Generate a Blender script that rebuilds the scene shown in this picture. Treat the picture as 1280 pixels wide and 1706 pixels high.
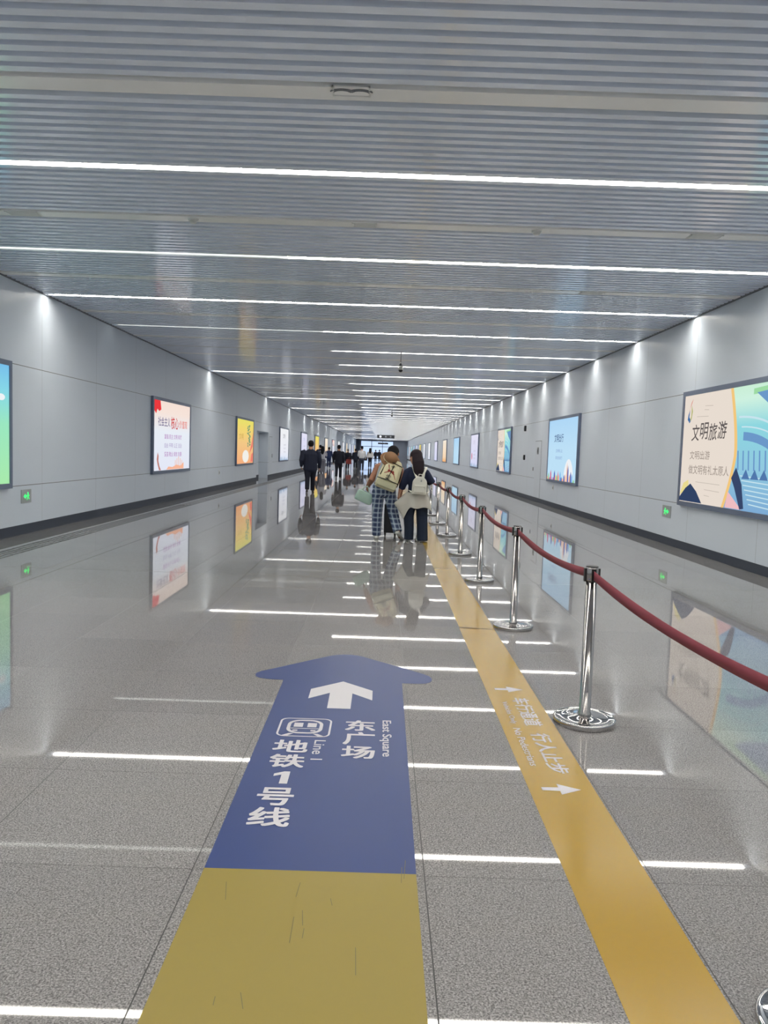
import bpy, bmesh, math, random
from mathutils import Vector, Matrix
for o in list(bpy.data.objects): bpy.data.objects.remove(o)
S = bpy.context.scene
COL = S.collection
PI = math.pi

# ------------------------------------------------------------------ camera
F_PX, PITCH, YAW, ROLL, EYE = 1312.1, -0.07644, 0.00368, -0.03305, 1.46
def _rot():
    c, s = math.cos(ROLL), math.sin(ROLL); Rr = Matrix(((c, s, 0), (-s, c, 0), (0, 0, 1)))
    c, s = math.cos(PITCH), math.sin(PITCH); Rp = Matrix(((1, 0, 0), (0, c, s), (0, -s, c)))
    c, s = math.cos(YAW), math.sin(YAW); Ry = Matrix(((c, 0, s), (0, 1, 0), (-s, 0, c)))
    return Ry @ Rp @ Rr
_R = _rot()
def _w(v): d = _R @ Vector(v); return Vector((d[0], d[2], d[1]))
cam = bpy.data.cameras.new('camera'); camo = bpy.data.objects.new('camera', cam); COL.objects.link(camo)
r_, u_, f_ = _w((1, 0, 0)), _w((0, 1, 0)), _w((0, 0, 1))
M4 = Matrix.Identity(4)
for i in range(3): M4[i][0], M4[i][1], M4[i][2] = r_[i], u_[i], -f_[i]
M4.translation = Vector((0, 0, EYE)); camo.matrix_world = M4
cam.sensor_fit = 'VERTICAL'; cam.sensor_height = 36.0; cam.lens = F_PX / 1706 * 36.0
cam.clip_start = 0.02; cam.clip_end = 600
S.camera = camo

# ------------------------------------------------------------------ world / exposure / lamp levels
W = bpy.data.worlds.new('world'); S.world = W; W.use_nodes = True
bgn = W.node_tree.nodes['Background']; bgn.inputs[0].default_value = (0.62, 0.74, 1.0, 1); bgn.inputs[1].default_value = 1.0
S.view_settings.view_transform = 'Standard'; S.view_settings.look = 'None'
S.view_settings.gamma = 1; S.view_settings.use_curve_mapping = False
S.view_settings.exposure = 0.44
LAMP_LIT, LAMP_DIM, POSTER = 30.0, 1.6, 0.68
S.cycles.max_bounces = 10; S.cycles.diffuse_bounces = 5; S.cycles.glossy_bounces = 5
S.cycles.caustics_reflective = True; S.cycles.blur_glossy = 0.4; S.cycles.caustics_refractive = False
S.cycles.sample_clamp_indirect = 6.0
S.cycles.use_denoising = True

# ------------------------------------------------------------------ helpers
def lin(c):
    return tuple(((v / 255) / 12.92 if v / 255 <= 0.04045 else ((v / 255 + 0.055) / 1.055) ** 2.4) for v in c) + (1.0,)
def mat(name, rgb, rough=0.5, metal=0.0, spec=0.5, emit=0.0, coat=0.0):
    m = bpy.data.materials.new(name); m.use_nodes = True
    b = m.node_tree.nodes['Principled BSDF']
    b.inputs['Base Color'].default_value = lin(rgb); b.inputs['Roughness'].default_value = rough
    b.inputs['Metallic'].default_value = metal; b.inputs['Specular IOR Level'].default_value = spec
    if coat: b.inputs['Coat Weight'].default_value = coat; b.inputs['Coat Roughness'].default_value = 0.05
    if emit:
        b.inputs['Emission Color'].default_value = lin(rgb); b.inputs['Emission Strength'].default_value = emit
    return m
def glow(name, rgb, strength):      # backlit print, lamps
    m = bpy.data.materials.new(name); m.use_nodes = True; nt = m.node_tree
    nt.nodes.remove(nt.nodes['Principled BSDF'])
    e = nt.nodes.new('ShaderNodeEmission'); e.inputs[0].default_value = lin(rgb); e.inputs[1].default_value = strength
    nt.links.new(e.outputs[0], nt.nodes['Material Output'].inputs[0])
    return m
class NT:
    def __init__(s, m): s.nt = m.node_tree; s.n = s.nt.nodes; s.b = s.n.get('Principled BSDF')
    def new(s, t, **kw):
        n = s.n.new(t)
        for k, v in kw.items(): setattr(n, k, v)
        return n
    def set(s, sock, v):
        if hasattr(v, 'links') or hasattr(v, 'is_output'): s.nt.links.new(v, sock)
        else: sock.default_value = v
    def math(s, op, a, b=None, c=None):
        n = s.new('ShaderNodeMath', operation=op)
        s.set(n.inputs[0], a)
        if b is not None: s.set(n.inputs[1], b)
        if c is not None: s.set(n.inputs[2], c)
        return n.outputs[0]
    def ramp(s, f, stops):
        n = s.new('ShaderNodeValToRGB'); s.set(n.inputs[0], f); e = n.color_ramp.elements
        while len(e) < len(stops): e.new(0.5)
        for x, (p, c) in zip(e, stops): x.position = p; x.color = lin(c) if len(c) == 3 else c
        return n.outputs[0]
    def mix(s, f, a, b):
        n = s.new('ShaderNodeMix', data_type='RGBA'); s.set(n.inputs[0], f); s.set(n.inputs[6], a); s.set(n.inputs[7], b)
        return n.outputs[2]
    def pos(s, kind='pos'):
        g = s.new('ShaderNodeNewGeometry').outputs['Position'] if kind == 'pos' else s.new('ShaderNodeTexCoord').outputs['Object']
        x = s.new('ShaderNodeSeparateXYZ'); s.nt.links.new(g, x.inputs[0]); return g, x.outputs
    def line(s, coord, off, pitch, half):     # 1 on a seam line
        t = s.math('DIVIDE', s.math('SUBTRACT', coord, off), pitch)
        d = s.math('ABSOLUTE', s.math('SUBTRACT', s.math('FRACT', s.math('ADD', t, 0.5)), 0.5))
        return s.math('LESS_THAN', s.math('MULTIPLY', d, pitch), half)

def link(name, me, m, parent=None, loc=None):
    o = bpy.data.objects.new(name, me); COL.objects.link(o)
    ms = m if isinstance(m, (list, tuple)) else [m]
    if not me.materials:
        for x in ms: me.materials.append(x)
    if parent: o.parent = parent
    if loc is not None: o.location = loc
    return o
def obj(name, bm, m, parent=None, smooth=False, loc=None):
    bmesh.ops.recalc_face_normals(bm, faces=bm.faces[:])
    me = bpy.data.meshes.new(name); bm.to_mesh(me); bm.free()
    if smooth:
        for p in me.polygons: p.use_smooth = True
    return link(name, me, m, parent, loc)
def empty(name, loc=(0, 0, 0), rz=0.0):
    o = bpy.data.objects.new(name, None); COL.objects.link(o); o.location = loc; o.rotation_euler = (0, 0, rz); o.empty_display_size = 0.1
    return o
def tag(o, label, cat, group=None):
    o['label'] = label; o['category'] = cat
    if group: o['group'] = group
    return o
def struct(o, label=None, cat=None):
    o['kind'] = 'structure'
    if label: o['label'] = label
    if cat: o['category'] = cat
    return o
def box(bm, x0, x1, y0, y1, z0, z1, mi=0):
    v = [bm.verts.new(p) for p in ((x0, y0, z0), (x1, y0, z0), (x1, y1, z0), (x0, y1, z0), (x0, y0, z1), (x1, y0, z1), (x1, y1, z1), (x0, y1, z1))]
    for f in ((0, 3, 2, 1), (4, 5, 6, 7), (0, 1, 5, 4), (1, 2, 6, 5), (2, 3, 7, 6), (3, 0, 4, 7)):
        bm.faces.new([v[i] for i in f]).material_index = mi
    return bm
def quad(bm, pts, mi=0):
    f = bm.faces.new([bm.verts.new(p) for p in pts]); f.material_index = mi; return f
def bevel(bm, w, seg=2):
    bmesh.ops.bevel(bm, geom=bm.edges[:], offset=w, segments=seg, affect='EDGES', profile=0.6); return bm
def lathe(bm, prof, n=32, c=(0, 0)):
    rings = []
    for r, z in prof:
        rings.append([bm.verts.new((c[0] + r * math.cos(2 * PI * i / n), c[1] + r * math.sin(2 * PI * i / n), z)) for i in range(n)])
    for a, b in zip(rings, rings[1:]):
        for i in range(n): bm.faces.new((a[i], a[(i + 1) % n], b[(i + 1) % n], b[i]))
    bm.faces.new(rings[0][::-1]); bm.faces.new(rings[-1])
    return bm
def tube(bm, pts, rad, n=14, side=None, dome=0.55):
    """closed tapered tube; rad entries are r or (along side, across)"""
    pts = [Vector(p) for p in pts]; rings = []
    def ring(c, d, ra, rb, prev):
        d = d.normalized()
        s = Vector(side) if side is not None else (prev if prev is not None else (Vector((1, 0, 0)) if abs(d.x) < 0.8 else Vector((0, 1, 0))))
        s = (s - d * s.dot(d)).normalized(); t = d.cross(s)
        rings.append([bm.verts.new(c + s * ra * math.cos(2 * PI * i / n) + t * rb * math.sin(2 * PI * i / n)) for i in range(n)])
        return s
    R = [(r, r) if not isinstance(r, (tuple, list)) else r for r in rad]; prev = None
    for i, p in enumerate(pts):
        d = (pts[min(i + 1, len(pts) - 1)] - pts[max(i - 1, 0)])
        if i == 0 and dome:
            dd = (pts[1] - pts[0]).normalized(); k = min(R[0]) * dome
            prev = ring(p - dd * k, d, R[0][0] * 0.55, R[0][1] * 0.55, prev); prev = ring(p - dd * k * 0.55, d, R[0][0] * 0.86, R[0][1] * 0.86, prev)
        prev = ring(p, d, R[i][0], R[i][1], prev)
        if i == len(pts) - 1 and dome:
            dd = (pts[-1] - pts[-2]).normalized(); k = min(R[-1]) * dome
            ring(p + dd * k * 0.55, d, R[-1][0] * 0.86, R[-1][1] * 0.86, prev); ring(p + dd * k, d, R[-1][0] * 0.55, R[-1][1] * 0.55, prev)
    for a, b in zip(rings, rings[1:]):
        for i in range(n): bm.faces.new((a[i], a[(i + 1) % n], b[(i + 1) % n], b[i]))
    bm.faces.new(rings[0][::-1]); bm.faces.new(rings[-1])
    return bm
def ell(bm, c, r, rot=(0, 0, 0), seg=20):
    from mathutils import Euler
    m = Matrix.Translation(Vector(c)) @ Euler(rot).to_matrix().to_4x4() @ Matrix.Diagonal((r[0], r[1], r[2], 1))
    bmesh.ops.create_uvsphere(bm, u_segments=seg, v_segments=max(8, seg // 2), radius=1, matrix=m); return bm
def fuse(name, bm, m, parent, voxel=0.012, it=4):
    """one continuous skin from overlapping volumes"""
    bmesh.ops.recalc_face_normals(bm, faces=bm.faces[:])
    me = bpy.data.meshes.new('t'); bm.to_mesh(me); bm.free()
    t = bpy.data.objects.new('t', me); COL.objects.link(t)
    md = t.modifiers.new('r', 'REMESH'); md.mode = 'VOXEL'; md.voxel_size = voxel; md.use_smooth_shade = True
    if it: sm = t.modifiers.new('s', 'SMOOTH'); sm.iterations = it; sm.factor = 0.5
    dg = bpy.context.evaluated_depsgraph_get(); out = bpy.data.meshes.new_from_object(t.evaluated_get(dg))
    bpy.data.objects.remove(t); bpy.data.meshes.remove(me)
    out.name = name
    for p in out.polygons: p.use_smooth = True
    return link(name, out, m, parent)
_tc = {}
def text_polys(s, bold=0.0):
    k = (s, bold)
    if k not in _tc:
        cu = bpy.data.curves.new('t', 'FONT'); cu.body = s; cu.offset = bold; cu.resolution_u = 3; cu.fill_mode = 'FRONT'
        t = bpy.data.objects.new('t', cu); COL.objects.link(t)
        dg = bpy.context.evaluated_depsgraph_get(); me = bpy.data.meshes.new_from_object(t.evaluated_get(dg))
        bpy.data.objects.remove(t)
        vs = [v.co.copy() for v in me.vertices]; fs = [list(p.vertices) for p in me.polygons]
        bpy.data.meshes.remove(me)
        x0 = min(v.x for v in vs); x1 = max(v.x for v in vs); y0 = min(v.y for v in vs); y1 = max(v.y for v in vs)
        _tc[k] = ([((v.x - x0) / (x1 - x0), (v.y - y0) / (y1 - y0)) for v in vs], fs, (x1 - x0) / (y1 - y0))
    return _tc[k]
def text_to(bm, s, fn, bold=0.0, mi=0):
    """fn maps unit text box (u right, v up) to a 3D point"""
    vs, fs, asp = text_polys(s, bold)
    V = [bm.verts.new(fn(u, v)) for u, v in vs]
    for f in fs:
        try: bm.faces.new([V[i] for i in f]).material_index = mi
        except ValueError: pass
def poly(bm, pts, mi=0):
    f = quad(bm, pts, mi); f.normal_update()
    if len(pts) > 4: bmesh.ops.triangulate(bm, faces=[f])
ORD = ['first', 'second', 'third', 'fourth', 'fifth', 'sixth', 'seventh', 'eighth', 'ninth', 'tenth', 'eleventh', 'twelfth', 'thirteenth', 'fourteenth', 'fifteenth', 'sixteenth', 'seventeenth', 'eighteenth', 'nineteenth']
def ordn(i):
    if i < 19: return ORD[i]
    t, u = divmod(i + 1, 10); T = {2: 'twent', 3: 'thirt', 4: 'fort', 5: 'fift', 6: 'sixt'}[t]
    return T + 'ieth' if u == 0 else T + 'y-' + ORD[u - 1]

# ------------------------------------------------------------------ dimensions
XL, XR, ZC = -5.553, 5.024, 3.812
Y0, Y1 = -9.0, 163.0
TX0, TW, TY0, TD = -2.2177, 0.80297, 2.6224, 0.79405

# ------------------------------------------------------------------ materials
def granite():
    m = mat('polished granite', (128, 128, 128), 0.07); n = NT(m); g, x = n.pos()
    no = n.new('ShaderNodeTexNoise'); n.set(no.inputs['Vector'], g); no.inputs['Scale'].default_value = 165; no.inputs['Detail'].default_value = 4; no.inputs['Roughness'].default_value = 0.75
    vo = n.new('ShaderNodeTexVoronoi'); n.set(vo.inputs['Vector'], g); vo.inputs['Scale'].default_value = 230
    big = n.new('ShaderNodeTexNoise'); n.set(big.inputs['Vector'], g); big.inputs['Scale'].default_value = 1.1
    c = n.ramp(no.outputs[0], [(0.32, (74, 72, 73)), (0.46, (132, 130, 130)), (0.55, (160, 157, 157)), (0.7, (196, 193, 192))])
    sp = n.math('MULTIPLY', n.math('GREATER_THAN', n.new('ShaderNodeSeparateColor').outputs[0], 2), 0)
    sc = n.new('ShaderNodeSeparateColor'); n.nt.links.new(vo.outputs['Color'], sc.inputs[0])
    dark = n.math('MULTIPLY', n.math('GREATER_THAN', sc.outputs[0], 0.8), 0.45)
    c = n.mix(dark, c, lin((78, 76, 77)))
    # slab to slab tone
    ti = n.math('FLOOR', n.math('DIVIDE', n.math('SUBTRACT', x[0], TX0), TW)); tj = n.math('FLOOR', n.math('DIVIDE', n.math('SUBTRACT', x[1], TY0), TD))
    cv = n.new('ShaderNodeCombineXYZ'); n.set(cv.inputs[0], ti); n.set(cv.inputs[1], tj)
    wn = n.new('ShaderNodeTexWhiteNoise'); n.nt.links.new(cv.outputs[0], wn.inputs[0])
    tone = n.ramp(wn.outputs[0], [(0, (238, 238, 238)), (1, (255, 255, 255))])
    mm = n.new('ShaderNodeMix', data_type='RGBA', blend_type='MULTIPLY'); mm.inputs[0].default_value = 1; n.set(mm.inputs[6], c); n.set(mm.inputs[7], tone); c = mm.outputs[2]
    lx = n.line(x[0], TX0, TW, 0.0022); ly = n.math('MULTIPLY', n.line(x[1], TY0, TD, 0.0016), 0.55)
    le = n.math('LESS_THAN', n.math('ABSOLUTE', n.math('SUBTRACT', x[1], TY0 + 8 * TD)), 0.006)
    ln = n.math('MAXIMUM', n.math('MAXIMUM', lx, ly), le)
    c = n.mix(ln, c, lin((38, 38, 38)))
    n.set(n.b.inputs['Base Color'], c)
    n.set(n.b.inputs['Roughness'], n.math('ADD', n.math('MULTIPLY', ln, 0.3), n.math('MULTIPLY_ADD', big.outputs[0], 0.02, 0.012)))
    n.b.inputs['IOR'].default_value = 1.44
    return m
def wallmat():
    m = mat('grey enamel wall panel', (200, 203, 205), 0.34, 0.0, 0.5); n = NT(m); g, x = n.pos()
    l1 = n.math('LESS_THAN', n.math('ABSOLUTE', n.math('SUBTRACT', x[2], 2.586)), 0.005)
    l2 = n.math('LESS_THAN', n.math('ABSOLUTE', n.math('SUBTRACT', x[2], 0.755)), 0.005)
    lv = n.line(x[1], 12.87, 2.42, 0.005)
    ln = n.math('MAXIMUM', n.math('MAXIMUM', l1, l2), n.math('MULTIPLY', lv, 0.45))
    no = n.new('ShaderNodeTexNoise'); n.set(no.inputs['Vector'], g); no.inputs['Scale'].default_value = 0.8
    c = n.mix(no.outputs[0], lin((204, 213, 225)), lin((212, 220, 231)))
    n.set(n.b.inputs['Base Color'], n.mix(ln, c, lin((92, 95, 98))))
    return m
M = {}
M['floor'] = granite(); M['wall'] = wallmat()
M['ceil'] = mat('aluminium baffle', (234, 242, 255), 0.14, 0.12)
M['void'] = mat('ceiling void', (130, 134, 144), 0.8)
M['band'] = mat('ceiling band panel', (248, 248, 246), 0.2, 0.0)
M['kick'] = mat('slate baseboard', (60, 66, 78), 0.6, 0, 0.25)
M['frame'] = mat('blue grey anodised frame', (104, 116, 140), 0.4, 0.3)
M['lit'] = glow('lit diffuser', (255, 250, 238), LAMP_LIT); M['dim'] = glow('dim diffuser', (240, 246, 240), LAMP_DIM)
M['off'] = mat('unlit diffuser', (196, 200, 204), 0.4)
M['housing'] = mat('lamp housing', (205, 207, 210), 0.35, 0.3)
M['chrome'] = mat('polished steel', (168, 164, 162), 0.14, 1.0)
M['mirror'] = mat('mirror steel', (184, 183, 184), 0.03, 1.0)
M['black'] = mat('black plastic', (22, 22, 25), 0.4)
M['red'] = mat('red webbing', (126, 48, 62), 0.75)
M['white'] = mat('white plastic', (215, 216, 214), 0.4)
M['grey'] = mat('grey plastic', (120, 124, 130), 0.45)
M['blue_vinyl'] = mat('blue vinyl', (50, 66, 116), 0.3, 0, 0.2)
M['olive_vinyl'] = mat('worn yellow vinyl', (140, 124, 62), 0.32, 0, 0.2)
M['yellow_vinyl'] = mat('yellow vinyl', (158, 127, 42), 0.2, 0, 0.3)
M['print_white'] = mat('white vinyl print', (196, 194, 200), 0.35)
M['scuff'] = mat('scuff', (96, 88, 52), 0.5)
M['green_glow'] = glow('green sign', (70, 255, 120), 1.1)
M['dark'] = mat('dark sign', (34, 37, 44), 0.4)

# ------------------------------------------------------------------ setting
bm = bmesh.new(); quad(bm, [(XL - 0.7, Y0, 0), (XR, Y0, 0), (XR, Y1 + 12, 0), (XL - 0.7, Y1 + 12, 0)])
struct(obj('floor', bm, M['floor']), 'glossy speckled grey granite floor of square slabs', 'floor')
NX0, NX1, NZ, ND = 34.7, 38.15, 2.2, 0.45      # doorway recess in the left wall
bm = bmesh.new()
for (a, b, z0, z1) in ((Y0, NX0, 0, ZC + 0.1), (NX1, Y1, 0, ZC + 0.1), (NX0, NX1, NZ, ZC + 0.1)):
    quad(bm, [(XL, a, z0), (XL, b, z0), (XL, b, z1), (XL, a, z1)])
quad(bm, [(XL, NX0, 0), (XL, NX0, NZ), (XL - ND, NX0, NZ), (XL - ND, NX0, 0)])
quad(bm, [(XL, NX1, 0), (XL, NX1, NZ), (XL - ND, NX1, NZ), (XL - ND, NX1, 0)])
quad(bm, [(XL, NX0, NZ), (XL, NX1, NZ), (XL - ND, NX1, NZ), (XL - ND, NX0, NZ)])
quad(bm, [(XL - ND, NX0, 0), (XL - ND, NX1, 0), (XL - ND, NX1, NZ), (XL - ND, NX0, NZ)])
struct(obj('wall_left', bm, M['wall']), 'long pale grey panelled wall on the left', 'wall')
bm = bmesh.new(); quad(bm, [(XR, Y0, 0), (XR, Y1, 0), (XR, Y1, ZC + 0.1), (XR, Y0, ZC + 0.1)])
struct(obj('wall_right', bm, M['wall']), 'long pale grey panelled wall on the right', 'wall')
bm = bmesh.new(); quad(bm, [(XL, Y0, 0), (XR, Y0, 0), (XR, Y0, ZC + 0.1), (XL, Y0, ZC + 0.1)])
struct(obj('wall_rear', bm, M['wall']), 'wall behind the camera', 'wall')
GX0, GX1 = -4.62, 2.05
bm = bmesh.new(); box(bm, GX1, XR, Y1, Y1 + 0.3, 0, ZC + 0.1); box(bm, XL, GX0, Y1, Y1 + 0.3, 0, ZC + 0.1); box(bm, GX0, GX1, Y1, Y1 + 0.3, 3.62, ZC + 0.1)
struct(obj('wall_end', bm, mat('end wall', (120, 126, 142), 0.5)), 'grey wall closing the far end of the tunnel beside the glazing', 'wall')
g = bpy.data.materials.new('clear glass'); g.use_nodes = True; nt = g.node_tree; nt.nodes.remove(nt.nodes['Principled BSDF'])
tr = nt.nodes.new('ShaderNodeBsdfTransparent'); tr.inputs[0].default_value = (0.9, 0.94, 0.97, 1); gl = nt.nodes.new('ShaderNodeBsdfGlossy'); gl.inputs['Roughness'].default_value = 0.03
mx = nt.nodes.new('ShaderNodeMixShader'); mx.inputs[0].default_value = 0.08
nt.links.new(tr.outputs[0], mx.inputs[1]); nt.links.new(gl.outputs[0], mx.inputs[2]); nt.links.new(mx.outputs[0], nt.nodes['Material Output'].inputs[0])
win = struct(empty('window_1', ((GX0 + GX1) / 2, Y1 + 0.1, 0)), 'bluish glazed opening at the far end of the tunnel', 'window')
bm = bmesh.new(); hw = (GX1 - GX0) / 2
for x in (-hw, -hw / 3, hw / 3, hw): box(bm, x - 0.05, x + 0.05, -0.06, 0.06, 0, 3.62)
for z in (0.03, 2.45, 3.58): box(bm, -hw, hw, -0.05, 0.05, z - 0.05, z + 0.05)
obj('window_frame', bm, mat('window frame', (70, 80, 100), 0.4, 0.3), win)
bm = bmesh.new(); box(bm, -hw, hw, -0.006, 0.006, 0.05, 3.58); obj('pane', bm, g, win)
bm = bmesh.new(); box(bm, XL, XL + 0.75, Y1 - 1.4, Y1 - 0.7, 0, ZC)
struct(obj('column', bm, mat('dark column', (58, 68, 88), 0.4)), 'dark square column at the far left end', 'column')
# baseboards
bm = bmesh.new(); box(bm, XL - 0.001, XL + 0.012, Y0, NX0, 0, 0.15); box(bm, XL - 0.001, XL + 0.012, NX1, Y1, 0, 0.15); box(bm, XL - ND - 0.001, XL - ND + 0.012, NX0 + 0.02, NX1 - 0.02, 0, 0.15)
struct(obj('baseboard_left', bm, M['kick']), 'dark slate baseboard along the left wall', 'baseboard')
bm = bmesh.new(); box(bm, XR - 0.012, XR + 0.001, Y0, Y1, 0, 0.135)
struct(obj('baseboard_right', bm, M['kick']), 'dark slate baseboard along the right wall', 'baseboard')
# tactile paving
TACX = -4.95
def tact():
    bm = bmesh.new(); rnd = random.Random(2)
    def bars(a, b):
        for i in range(4):
            x = TACX + 0.03 + i * 0.085
            box(bm, x - 0.018, x + 0.018, a, b, 0.0, 0.005)
    y = 6.0
    while y < 12.9: bars(y + 0.01, y + 0.285); y += 0.3
    while y < 19.0:
        for i in range(5):
            for j in range(4):
                cx, cy = TACX + 0.02 + i * 0.065, y + 0.04 + j * 0.075
                lathe(bm, [(0.018, 0.0), (0.012, 0.005)], 8, (cx, cy))
        y += 0.3
    while y < 60: bars(y + 0.01, y + 0.285); y += 0.3
    return bm
struct(obj('tactile_paving', tact(), mat('dark stone ridge', (92, 94, 98), 0.3)), 'raised tactile ridges and studs in the floor beside the left wall', 'tactile paving')
# ceiling of baffles
ROW0, ROWP, PITCHB = 6.93, 3.02, 0.1345
KMIN, KMAX = -5, 51
bm = bmesh.new(); ca, cb = XL, XR
def baffle(y0, y1, mi, h=0.09):
    quad(bm, [(ca, y0, ZC), (ca, y1, ZC), (cb, y1, ZC), (cb, y0, ZC)], mi)
    quad(bm, [(ca, y0, ZC), (cb, y0, ZC), (cb, y0, ZC + h), (ca, y0, ZC + h)], mi)
    quad(bm, [(ca, y1, ZC), (cb, y1, ZC), (cb, y1, ZC + h), (ca, y1, ZC + h)], mi)
for k in range(KMIN, KMAX + 1):
    yc = ROW0 + k * ROWP
    yb = yc - 1.515
    if yb > Y0: baffle(yb - 0.092, yb + 0.092, 1)
    for i in range(10):
        for sgn, off in ((1, 0.062), (-1, 0.062)):
            a = yc + sgn * (off + 0.0675 * 0 + i * PITCHB) ; b = a + sgn * 0.07
            if min(a, b) > Y0 and max(a, b) < Y1: baffle(min(a, b), max(a, b), 0)
quad(bm, [(XL, Y0, ZC + 0.09), (XR, Y0, ZC + 0.09), (XR, Y1, ZC + 0.09), (XL, Y1, ZC + 0.09)], 2)
struct(obj('ceiling', bm, [M['ceil'], M['band'], M['void']]), 'silver baffle ceiling with flat bands across the tunnel', 'ceiling')
bm = bmesh.new()
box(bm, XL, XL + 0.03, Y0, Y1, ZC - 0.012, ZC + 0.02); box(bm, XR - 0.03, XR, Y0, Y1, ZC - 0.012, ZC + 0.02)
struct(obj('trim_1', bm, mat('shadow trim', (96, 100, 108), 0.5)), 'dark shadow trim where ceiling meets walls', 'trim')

# doors
def door(name, wall, ya, yb, z0, z1, label, handle=True):
    rt = empty(name, (XL if wall == 'L' else XR, (ya + yb) / 2, 0), PI / 2 if wall == 'L' else -PI / 2)
    w = abs(yb - ya) / 2
    bm = bmesh.new(); box(bm, -w, w, -0.006, 0.004, z0, z1); obj('door_leaf', bm, mat('door enamel', (205, 213, 224), 0.34), rt)
    bm = bmesh.new()
    for a in ((-w - 0.012, -w, z0, z1), (w, w + 0.012, z0, z1), (-w - 0.012, w + 0.012, z1, z1 + 0.012)): box(bm, a[0], a[1], -0.003, 0.003, a[2], a[3])
    obj('frame', bm, M['kick'], rt)
    if handle:
        bm = bmesh.new(); box(bm, w - 0.16, w - 0.06, -0.025, -0.006, 0.98, 1.16); obj('handle', bevel(bm, 0.006), M['grey'], rt)
    struct(rt, label, 'door'); return rt
d1 = door('door_1', 'L', NX0 + 0.9, NX0 + 2.4, 0.16, 2.05, 'plain grey door set back in the recess of the left wall'); d1.location.x = XL - ND
door('door_2', 'L', 38.45, 39.55, 0.16, 2.0, 'flush grey service door right after the recess in the left wall')
door('door_3', 'R', 25.08, 26.07, 0.15, 1.96, 'flush grey service panel in the right wall before the wayfinding light box', False)

# ------------------------------------------------------------------ linear lamps
def lamp(k, a, b, state, label):
    y = ROW0 + k * ROWP
    bm = bmesh.new(); z = ZC + 0.03
    box(bm, a, b, y - 0.060, y - 0.052, ZC, z + 0.03); box(bm, a, b, y + 0.052, y + 0.060, ZC, z + 0.03); box(bm, a, b, y - 0.060, y + 0.060, z + 0.03, z + 0.04)
    h = obj('linear_lamp', bm, M['housing']); tag(h, label, 'lamp', 'linear lamps across the baffle ceiling')
    bm = bmesh.new(); box(bm, a + 0.006, b - 0.006, y - 0.05, y + 0.05, ZC + 0.014, ZC + 0.028); obj('diffuser', bm, M[state], h)
LEFT = {0: 'lit', 1: 'dim', 2: 'lit', 3: 'dim', 4: 'off', 5: 'off', 6: 'lit', 7: 'off', 8: 'dim', 9: 'dim', 10: 'lit', 11: 'off', 12: 'off', 13: 'lit', 14: 'off', 15: 'off'}
NOUN = {'lit': 'glowing', 'dim': 'dimly glowing', 'off': 'unlit'}
for k in range(KMIN, KMAX + 1):
    st = LEFT.get(k, random.Random(k * 7 + 1).choice(['lit', 'off', 'dim', 'off']))
    if k < 0: st = 'lit'
    row = ('%s lamp row from the camera' % ordn(k)) if k >= 0 else ('%s lamp row behind the camera' % ordn(-k - 1))
    lamp(k, -5.41, -1.285, st, '%s linear lamp left of the joint, %s' % (NOUN[st], row))
    lamp(k, -1.275, 4.92, 'lit', 'long glowing linear lamp right of the joint, %s' % row)

# ------------------------------------------------------------------ ceiling fittings
def vent(x, y, w, d, kind, label):
    rt = empty('ceiling_vent', (x, y, ZC)); tag(rt, label, 'vent', 'vents and speakers in the ceiling bands')
    bm = bmesh.new()
    for a in ((-w, w, -d, -d + 0.012), (-w, w, d - 0.012, d), (-w, -w + 0.012, -d, d), (w - 0.012, w, -d, d)): box(bm, a[0], a[1], a[2], a[3], -0.008, 0)
    obj('frame', bm, M['white'], rt)
    bm = bmesh.new(); box(bm, -w + 0.012, w - 0.012, -d + 0.012, d - 0.012, -0.003, 0); obj('backing', bm, M['band'], rt)
    if kind == 'twin':
        for s in (-1, 1):
            bm = bmesh.new()
            for r in (0.075, 0.055):
                prev = None
                for i in range(13):
                    t = PI * (0.12 + 0.76 * i / 12); p = (s * w * 0.48 + r * 1.1 * math.cos(t), d * 0.35 - r * 0.75 * math.sin(t))
                    if prev: tube(bm, [(prev[0], prev[1], -0.006), (p[0], p[1], -0.006)], [0.005, 0.005], 6, dome=0)
                    prev = p
            obj('lens', bm, M['grey'], rt)
    else:
        for i in range(5):
            bm = bmesh.new(); y_ = -d + 0.03 + i * (2 * d - 0.06) / 4; box(bm, -w + 0.02, w - 0.02, y_ - 0.005, y_ + 0.005, -0.01, -0.002); obj('slat', bm, M['white'], rt)
vent(-0.285, 5.36, 0.125, 0.075, 'twin', 'white twin-lens ceiling fitting in the nearest flat band')
vent(-3.83, 8.43, 0.17, 0.075, 'slat', 'slatted white ceiling vent near the left end of the second flat band')
vent(-0.27, 8.43, 0.13, 0.07, 'slat', 'slatted white ceiling vent in the middle of the second flat band')
vent(3.29, 8.43, 0.17, 0.075, 'slat', 'slatted white ceiling vent near the right end of the second flat band')
vent(-3.74, 14.47, 0.17, 0.075, 'slat', 'slatted ceiling vent at left in the fourth flat band')
vent(2.9, 11.45, 0.17, 0.075, 'slat', 'slatted ceiling vent at right in the third flat band')
vent(-0.27, 14.47, 0.17, 0.075, 'slat', 'slatted ceiling vent in the middle of the fourth flat band')
def det(x, y, label):
    rt = empty('smoke_detector', (x, y, ZC)); tag(rt, label, 'smoke detector', 'smoke detectors in the ceiling bands')
    bm = bmesh.new(); lathe(bm, [(0.055, 0), (0.055, -0.012), (0.05, -0.016)], 20); obj('base', bm, M['white'], rt, True)
    bm = bmesh.new(); lathe(bm, [(0.04, -0.016), (0.04, -0.03), (0.028, -0.042)], 20); obj('sensor_head', bm, M['white'], rt, True)
det(-2.06, 8.43, 'small round smoke detector left of the middle vent in the second band')
det(1.53, 8.43, 'small round smoke detector right of the middle vent in the second band')

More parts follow.
